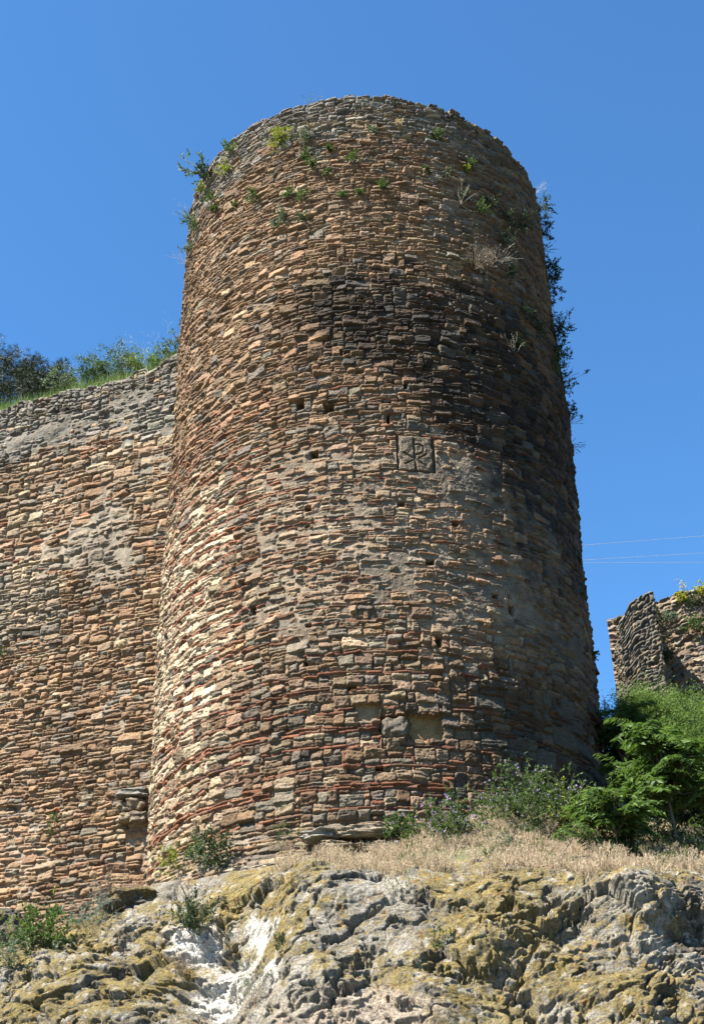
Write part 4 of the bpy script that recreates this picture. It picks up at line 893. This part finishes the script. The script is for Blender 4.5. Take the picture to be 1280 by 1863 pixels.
p = at(310, 1568, 17.2); plant('lime_weed', 'yellow-green weed at the lower left corner of the tower', 'plant', p, (0, -.6, .6), 40, .20, .7, (0, 0, .1), 'lime', 500, .04, .014, .002, jit=.09)
p = at(520, 1518, 16.2); plant('footing_weed', 'thin green weeds along the footing slabs', 'plant', p, (0, -.6, .8), 30, .16, .7, (0, 0, .1), 'green', 300, .035, .010, .0015, jit=.12)
rp_(352, 1690, 'dark_shrub', 'dark green shrub growing in the rock cleft below the tower', 'shrub', (.0, -.3, 1), 40, .40, .35, (0, 0, .1), 'dark', 1100, .040, .016, .003, sub=3, jit=.05)
rp_(345, 1640, 'bare_twigs', 'bare forked twigs above the dark cleft shrub', 'plant', (-.35, -.2, 1), 4, .42, .2, (0, 0, .1), 'twig', 0, .02, .01, .006, 'twig', sub=3)
rp_(327, 1768, 'dead_twig_tuft', 'little dead brown shrub on the pale rock', 'shrub', (0, -.3, 1), 34, .24, .35, (0, 0, 0), 'twig', 220, .015, .006, .002, 'twig', sub=3)
rp_(455, 1815, 'flowering_weed', 'loose pale flowering weed on the white rock patch', 'plant', (0, -.4, 1), 30, .36, .5, (0, 0, 0), 'bright', 420, .024, .010, .0015, 'palestem', sub=3, fl=('whitefl', 90, .016), jit=.06)
rp_(455, 1838, 'straw_tuft', 'straw coloured tuft at the bottom below the pale flowering weed', 'grass', (0, -.4, 1), 60, .24, .5, (0, 0, -.1), 'straw', 400, .03, .006, .0013, 'straw', jit=.09)
rp_(508, 1712, 'rock_weed', 'small dark weed right of the white rock patch', 'plant', (0, -.5, .8), 20, .14, .6, (0, 0, 0), 'dark', 260, .03, .012, .002, jit=.04)
rp_(800, 1712, 'rock_weed', 'small green weed with a mauve flower in the rock face', 'plant', (0, -.5, .8), 26, .17, .6, (0, 0, 0), 'green', 360, .03, .012, .002, fl=('purple', 8, .02), jit=.05)
rp_(735, 1612, 'rock_weed', 'thin green weed on the rock edge below the flat stone', 'plant', (0, -.4, 1), 22, .2, .5, (0, 0, 0), 'green', 240, .03, .009, .0015, 'palestem', jit=.06)
def bk(px, py, *a, **k): return plant(*a[:3], hit_bank(px, py), *a[3:], **k)
bk(730, 1538, 'mauve_bush', 'small bright bush with mauve flowers, leftmost at the tower foot', 'bush', (0, -.1, 1), 50, .30, .5, (0, 0, .1), 'bright', 2600, .042, .019, .002, sub=3, fl=('purple', 50, .032), jit=.09)
bk(822, 1535, 'mauve_bush', 'mauve flowering bush second from the left at the tower foot', 'bush', (0, -.1, 1), 80, .42, .5, (0, 0, .1), 'green', 4200, .042, .014, .002, sub=3, fl=('purple', 170, .034), jit=.13)
bk(950, 1515, 'mauve_bush', 'wide mauve flowering bush in front of the dark tower stones', 'bush', (-.15, 0, 1), 100, .62, .55, (0, 0, .1), 'green', 7500, .044, .015, .0025, sub=3, fl=('purple', 230, .034), jit=.16)
bk(1030, 1508, 'mauve_bush', 'mauve flowering bush right of the wide one', 'bush', (.1, 0, 1), 80, .52, .5, (0, 0, .1), 'green', 5200, .044, .015, .0025, sub=3, fl=('purple', 170, .034), jit=.16)
bk(922, 1558, 'mauve_bush', 'small low mauve weed standing in the dry grass', 'bush', (0, -.1, 1), 40, .24, .5, (0, 0, .1), 'greyleaf', 700, .03, .013, .002, sub=2, fl=('purple', 16, .02), jit=.07)
bk(668, 1515, 'footing_weed', 'green sprig beside the footing slabs left of the mauve bushes', 'plant', (0, -.1, 1), 16, .20, .4, (0, 0, .1), 'green', 200, .03, .012, .002, jit=.05)
bk(1060, 1520, 'yellow_green_bush', 'yellow-green leafy bush left of the tree saplings', 'bush', (0, 0, 1), 50, .46, .45, (0, 0, 0), 'lime', 1100, .055, .018, .003, sub=3, jit=.12)
def mk_tips(px, py, Y_, n, rx, rz, g): c0 = at(px, py, Y_); return [(c0[0]+g.uniform(-1, 1)*rx, c0[1]+g.uniform(-1, 1)*rx, c0[2]+g.uniform(-1, 1)*rz) for _ in range(n)]
g = np.random.default_rng(31)
b_ = hit_bank(1010, 1572); pinnate_shrub('sapling', 'thin leaning sapling with pale stem in the dry grass', 'tree', b_, [at(1050, 1500, b_[1]+.1), at(1028, 1512, b_[1]), at(1070, 1520, b_[1]+.1)], .22, 8, 7, .07, .022, 'green', .008, 'palebark')
b_ = hit_bank(1120, 1560); pinnate_shrub('sapling', 'bushy sapling between the leaning one and the taller trees', 'tree', b_, mk_tips(1125, 1490, b_[1]+.2, 16, .34, .24, g), .34, 10, 8, .10, .032, 'bright', .013)
b_ = hit_bank(1235, 1555); pinnate_shrub('young_tree', 'tallest young tree with feather leaves and dark straight trunk', 'tree', b_, mk_tips(1226, 1385, b_[1]+.15, 22, .44, .56, g), .46, 10, 10, .13, .038, 'bright', .026)
b_ = hit_bank(1158, 1505, 14.5); pinnate_shrub('young_tree', 'young tree with a pale slanting stem left of the tallest', 'tree', b_, mk_tips(1180, 1415, b_[1]+.3, 15, .42, .34, g), .44, 10, 10, .13, .038, 'green', .018, 'palebark')
b_ = hit_bank(1275, 1530, 14.5); pinnate_shrub('young_tree', 'young tree cut by the right edge of the view', 'tree', b_, mk_tips(1290, 1440, b_[1]+.1, 16, .4, .4, g), .42, 8, 9, .12, .036, 'green', .02)
# big shrubs on the hill behind
def hillbush(name, lab, px, py, Y_, rx, rz, nl_, leaf, ll=.05, lw=.02, mode='leaf', **k):
    c0 = at(px, py, Y_); b_ = np.array([c0[0], c0[1], float(hill_z(c0[0], c0[1]))-.05]); g = np.random.default_rng(int(px)); bl = [(c0[0], c0[1], c0[2], rx, rx, rz)]
    for _ in range(6): a = g.uniform(0, 6.28); bl.append((c0[0]+math.cos(a)*rx*.75, c0[1]+math.sin(a)*rx*.6, c0[2]-g.uniform(0, .7)*rz, rx*.55, rx*.55, rz*.6))
    zz_ = c0[2]-rz
    while zz_ > b_[2]: bl.append((c0[0], c0[1], zz_, rx, rx*.9, rz*.8)); zz_ -= rz*.8
    return crown_bush(name, lab, 'bush', b_, bl, nl_, ll, lw, leaf, 'bark', 70, shell=.35, mode=mode, **k)
hillbush('feathery_bush', 'big feathery light green bush below the distant stub', 1172, 1302, 28.2, .92, .70, 34000, 'fresh', .085, .017)
hillbush('feathery_bush', 'feathery bush at the right edge below the distant wall', 1262, 1316, 28.6, .92, .75, 30000, 'fresh', .085, .017)
hillbush('feathery_bush', 'small feathery bush between the two big ones', 1222, 1345, 27.4, .65, .55, 16000, 'fresh', .08, .016)
hillbush('dark_bush', 'dark shaded bush right behind the edge of the tower', 1120, 1385, 20.5, .55, .55, 9000, 'dark', .07, .03)
hillbush('dark_bush', 'dark bush behind the young trees', 1200, 1430, 18.4, .5, .40, 8000, 'green', .06, .026)
hillbush('dark_bush', 'dark bush at the right edge behind the young trees', 1268, 1440, 18.0, .45, .40, 7000, 'dark', .06, .026)
g = np.random.default_rng(41); c0 = at(1112, 1300, 18.8); b_ = (c0[0]+.1, c0[1], float(hill_z(c0[0]+.1, c0[1])))
pinnate_shrub('young_tree', 'feather leaved tree touching the right edge of the tower', 'tree', b_, [(c0[0]+g.uniform(-.28, .3), c0[1]+g.uniform(-.3, .3), c0[2]+g.uniform(-.6, .14)) for _ in range(16)], .46, 9, 11, .12, .034, 'bright', .024)
for px, py, lab in [(1148, 1560, 'low dark weeds under the bushy sapling'), (1205, 1545, 'low dark weeds left of the tallest young tree'), (1262, 1560, 'shaded weeds at the right edge above the rock')]:
    bk(px, py, 'shade_weeds', lab, 'plant', (0, 0, 1), 50, .30, .6, (0, 0, 0), 'dark', 900, .045, .018, .002, sub=2, jit=.14)
# weeds of the far ruin
def rw(px, py): 
    d = ray(px, py); t = (ry(0)-0)/(d[1]-RK*d[0]); return d*t
for px, py, r_, lf, lab, fl in [(1265, 1148, 24, 'green', 'green bush hanging on the distant wall at the right edge', None), (1193, 1128, 11, 'dark', 'dark tuft beside the stub on the distant wall', None), (1216, 1130, 10, 'greyleaf', 'grey tuft right of the dark one on the distant wall', None),
    (1210, 1205, 18, 'dark', 'dark bush in the shadow between stub and distant wall', None), (1258, 1098, 10, 'dark', 'small dark tuft near the top of the distant wall', None), (1236, 1092, 8, 'lime', 'left yellow cushion on top of the distant wall', 1), (1273, 1078, 8, 'lime', 'right yellow cushion on top of the distant wall', 1)]:
    p = rw(px, py)-np.array([0, .12, 0]); plant('ruin_weed', lab, 'plant', p, (-.1, -.6, .7), 34, r_*.018, .7, (0, 0, 0), lf, 26*r_, .07, .035, .004, sub=2, jit=.08, fl=('yellow', 160, .05) if fl else None, group='weeds on the distant ruin')
p = rw(1246, 1088)-np.array([0, .1, 0]); plant('flower_spire', 'tall pale flower spire standing on the distant wall', 'plant', p, (0, 0, 1), 7, .62, .10, (0, 0, 0), 'whitefl', 380, .035, .014, .004, 'stem', sub=5, lo=.5, sublen=.22)

# ------------------------------------------------------------------ dry grass on the bank
g = np.random.default_rng(55); n_ = 15000
x_ = g.uniform(-1.1, 4.6, n_*2); e_ = np.maximum(Ye(x_), 0); y_ = e_+g.uniform(-.12, 2.9, n_*2)**1.0
keep = (np.hypot(x_, y_-D) > R+.02) & (fbm(x_*2.6, y_*2.6, 3, 5) > .02+.15*(x_ < -.3)) & ((x_ > -.75) | (y_ < 15.4)); x_, y_ = x_[keep][:n_], y_[keep][:n_]; n_ = len(x_)
P = np.stack([x_, y_, hill_z(x_, y_)-.01], -1); 
rr_i = g.integers(np.searchsorted(vs, .80), np.searchsorted(vs, .93), 9000); cc_i = g.integers(np.searchsorted(xs, -1.2), np.searchsorted(xs, 4.4), 9000)
Q = Pd[rr_i, cc_i]; Q = Q[fbm(Q[:, 0]*2.2, Q[:, 1]*2.2, 3, 15) > .12][:3200]; P = np.concatenate([P, Q]); n_ = len(P); x_, y_ = P[:, 0], P[:, 1]
lh = g.uniform(.06, .20, n_)*(1+.9*fbm(x_*2.3, y_*2.3, 2, 4)); d_ = nrm(np.array([0, 0, 1.])+g.normal(size=(n_, 3))*.30)
a_ = leafmesh(P, d_, lh, .006, g, fold=.05); hd = 9; tip = np.repeat(P+d_*lh[:, None]*.72, hd, 0)+np.repeat(d_, hd, 0)*g.uniform(-.03, .04, (n_*hd, 1)); dh_ = nrm(np.repeat(d_, hd, 0)*1.0+g.normal(size=tip.shape)*.55)
b_ = leafmesh(tip, dh_, g.uniform(.018, .042, n_*hd), .0045, g, fold=.0)
vf = join([a_, b_]); o = mesh_obj('dry_grass', vf[0], vf[1], M['straw'], None, None, False); o['kind'] = 'stuff'; tag(o, 'pale feathery dry grass covering the bank below the tower', 'grass')

x_ = g.uniform(-.6, 4.6, 16000); y_ = Ye(x_)+g.uniform(.0, 2.9, 16000); k_ = (np.hypot(x_, y_-D) > R+.02) & (fbm(x_*2.1+4, y_*2.1, 3, 35)+.10*(x_-2) > .12); x_, y_ = x_[k_], y_[k_]
P = np.stack([x_, y_, hill_z(x_, y_)+g.uniform(.0, .16, len(x_))], -1); vf = leafmesh(P, nrm(np.array([0, -.2, .9])+g.normal(size=P.shape)*.6), g.uniform(.03, .075, len(P)), .015, g)
o = mesh_obj('green_undergrowth', vf[0], vf[1], M['green'], None, None, False); o['kind'] = 'stuff'; tag(o, 'low green weeds mixed into the dry grass of the bank', 'undergrowth')

# ------------------------------------------------------------------ overhead wires
for (y0, y1), lab in zip([((992, 975)), ((1019, 1006)), ((1024, 1023))], ['highest of three thin wires crossing the sky right of the tower', 'middle of three thin wires right of the tower, nearly touching the lowest', 'lowest level wire of the three right of the tower']):
    sl2 = (y1-y0)/222; pts = np.array([at(px, y0+sl2*(px-1058), 60) for px in np.linspace(-500, 2200, 60)]); root = mesh_obj('overhead_wire', *tubes(pts[None], .008, .008, 5), M['wire']); tag(root, lab, 'wire')
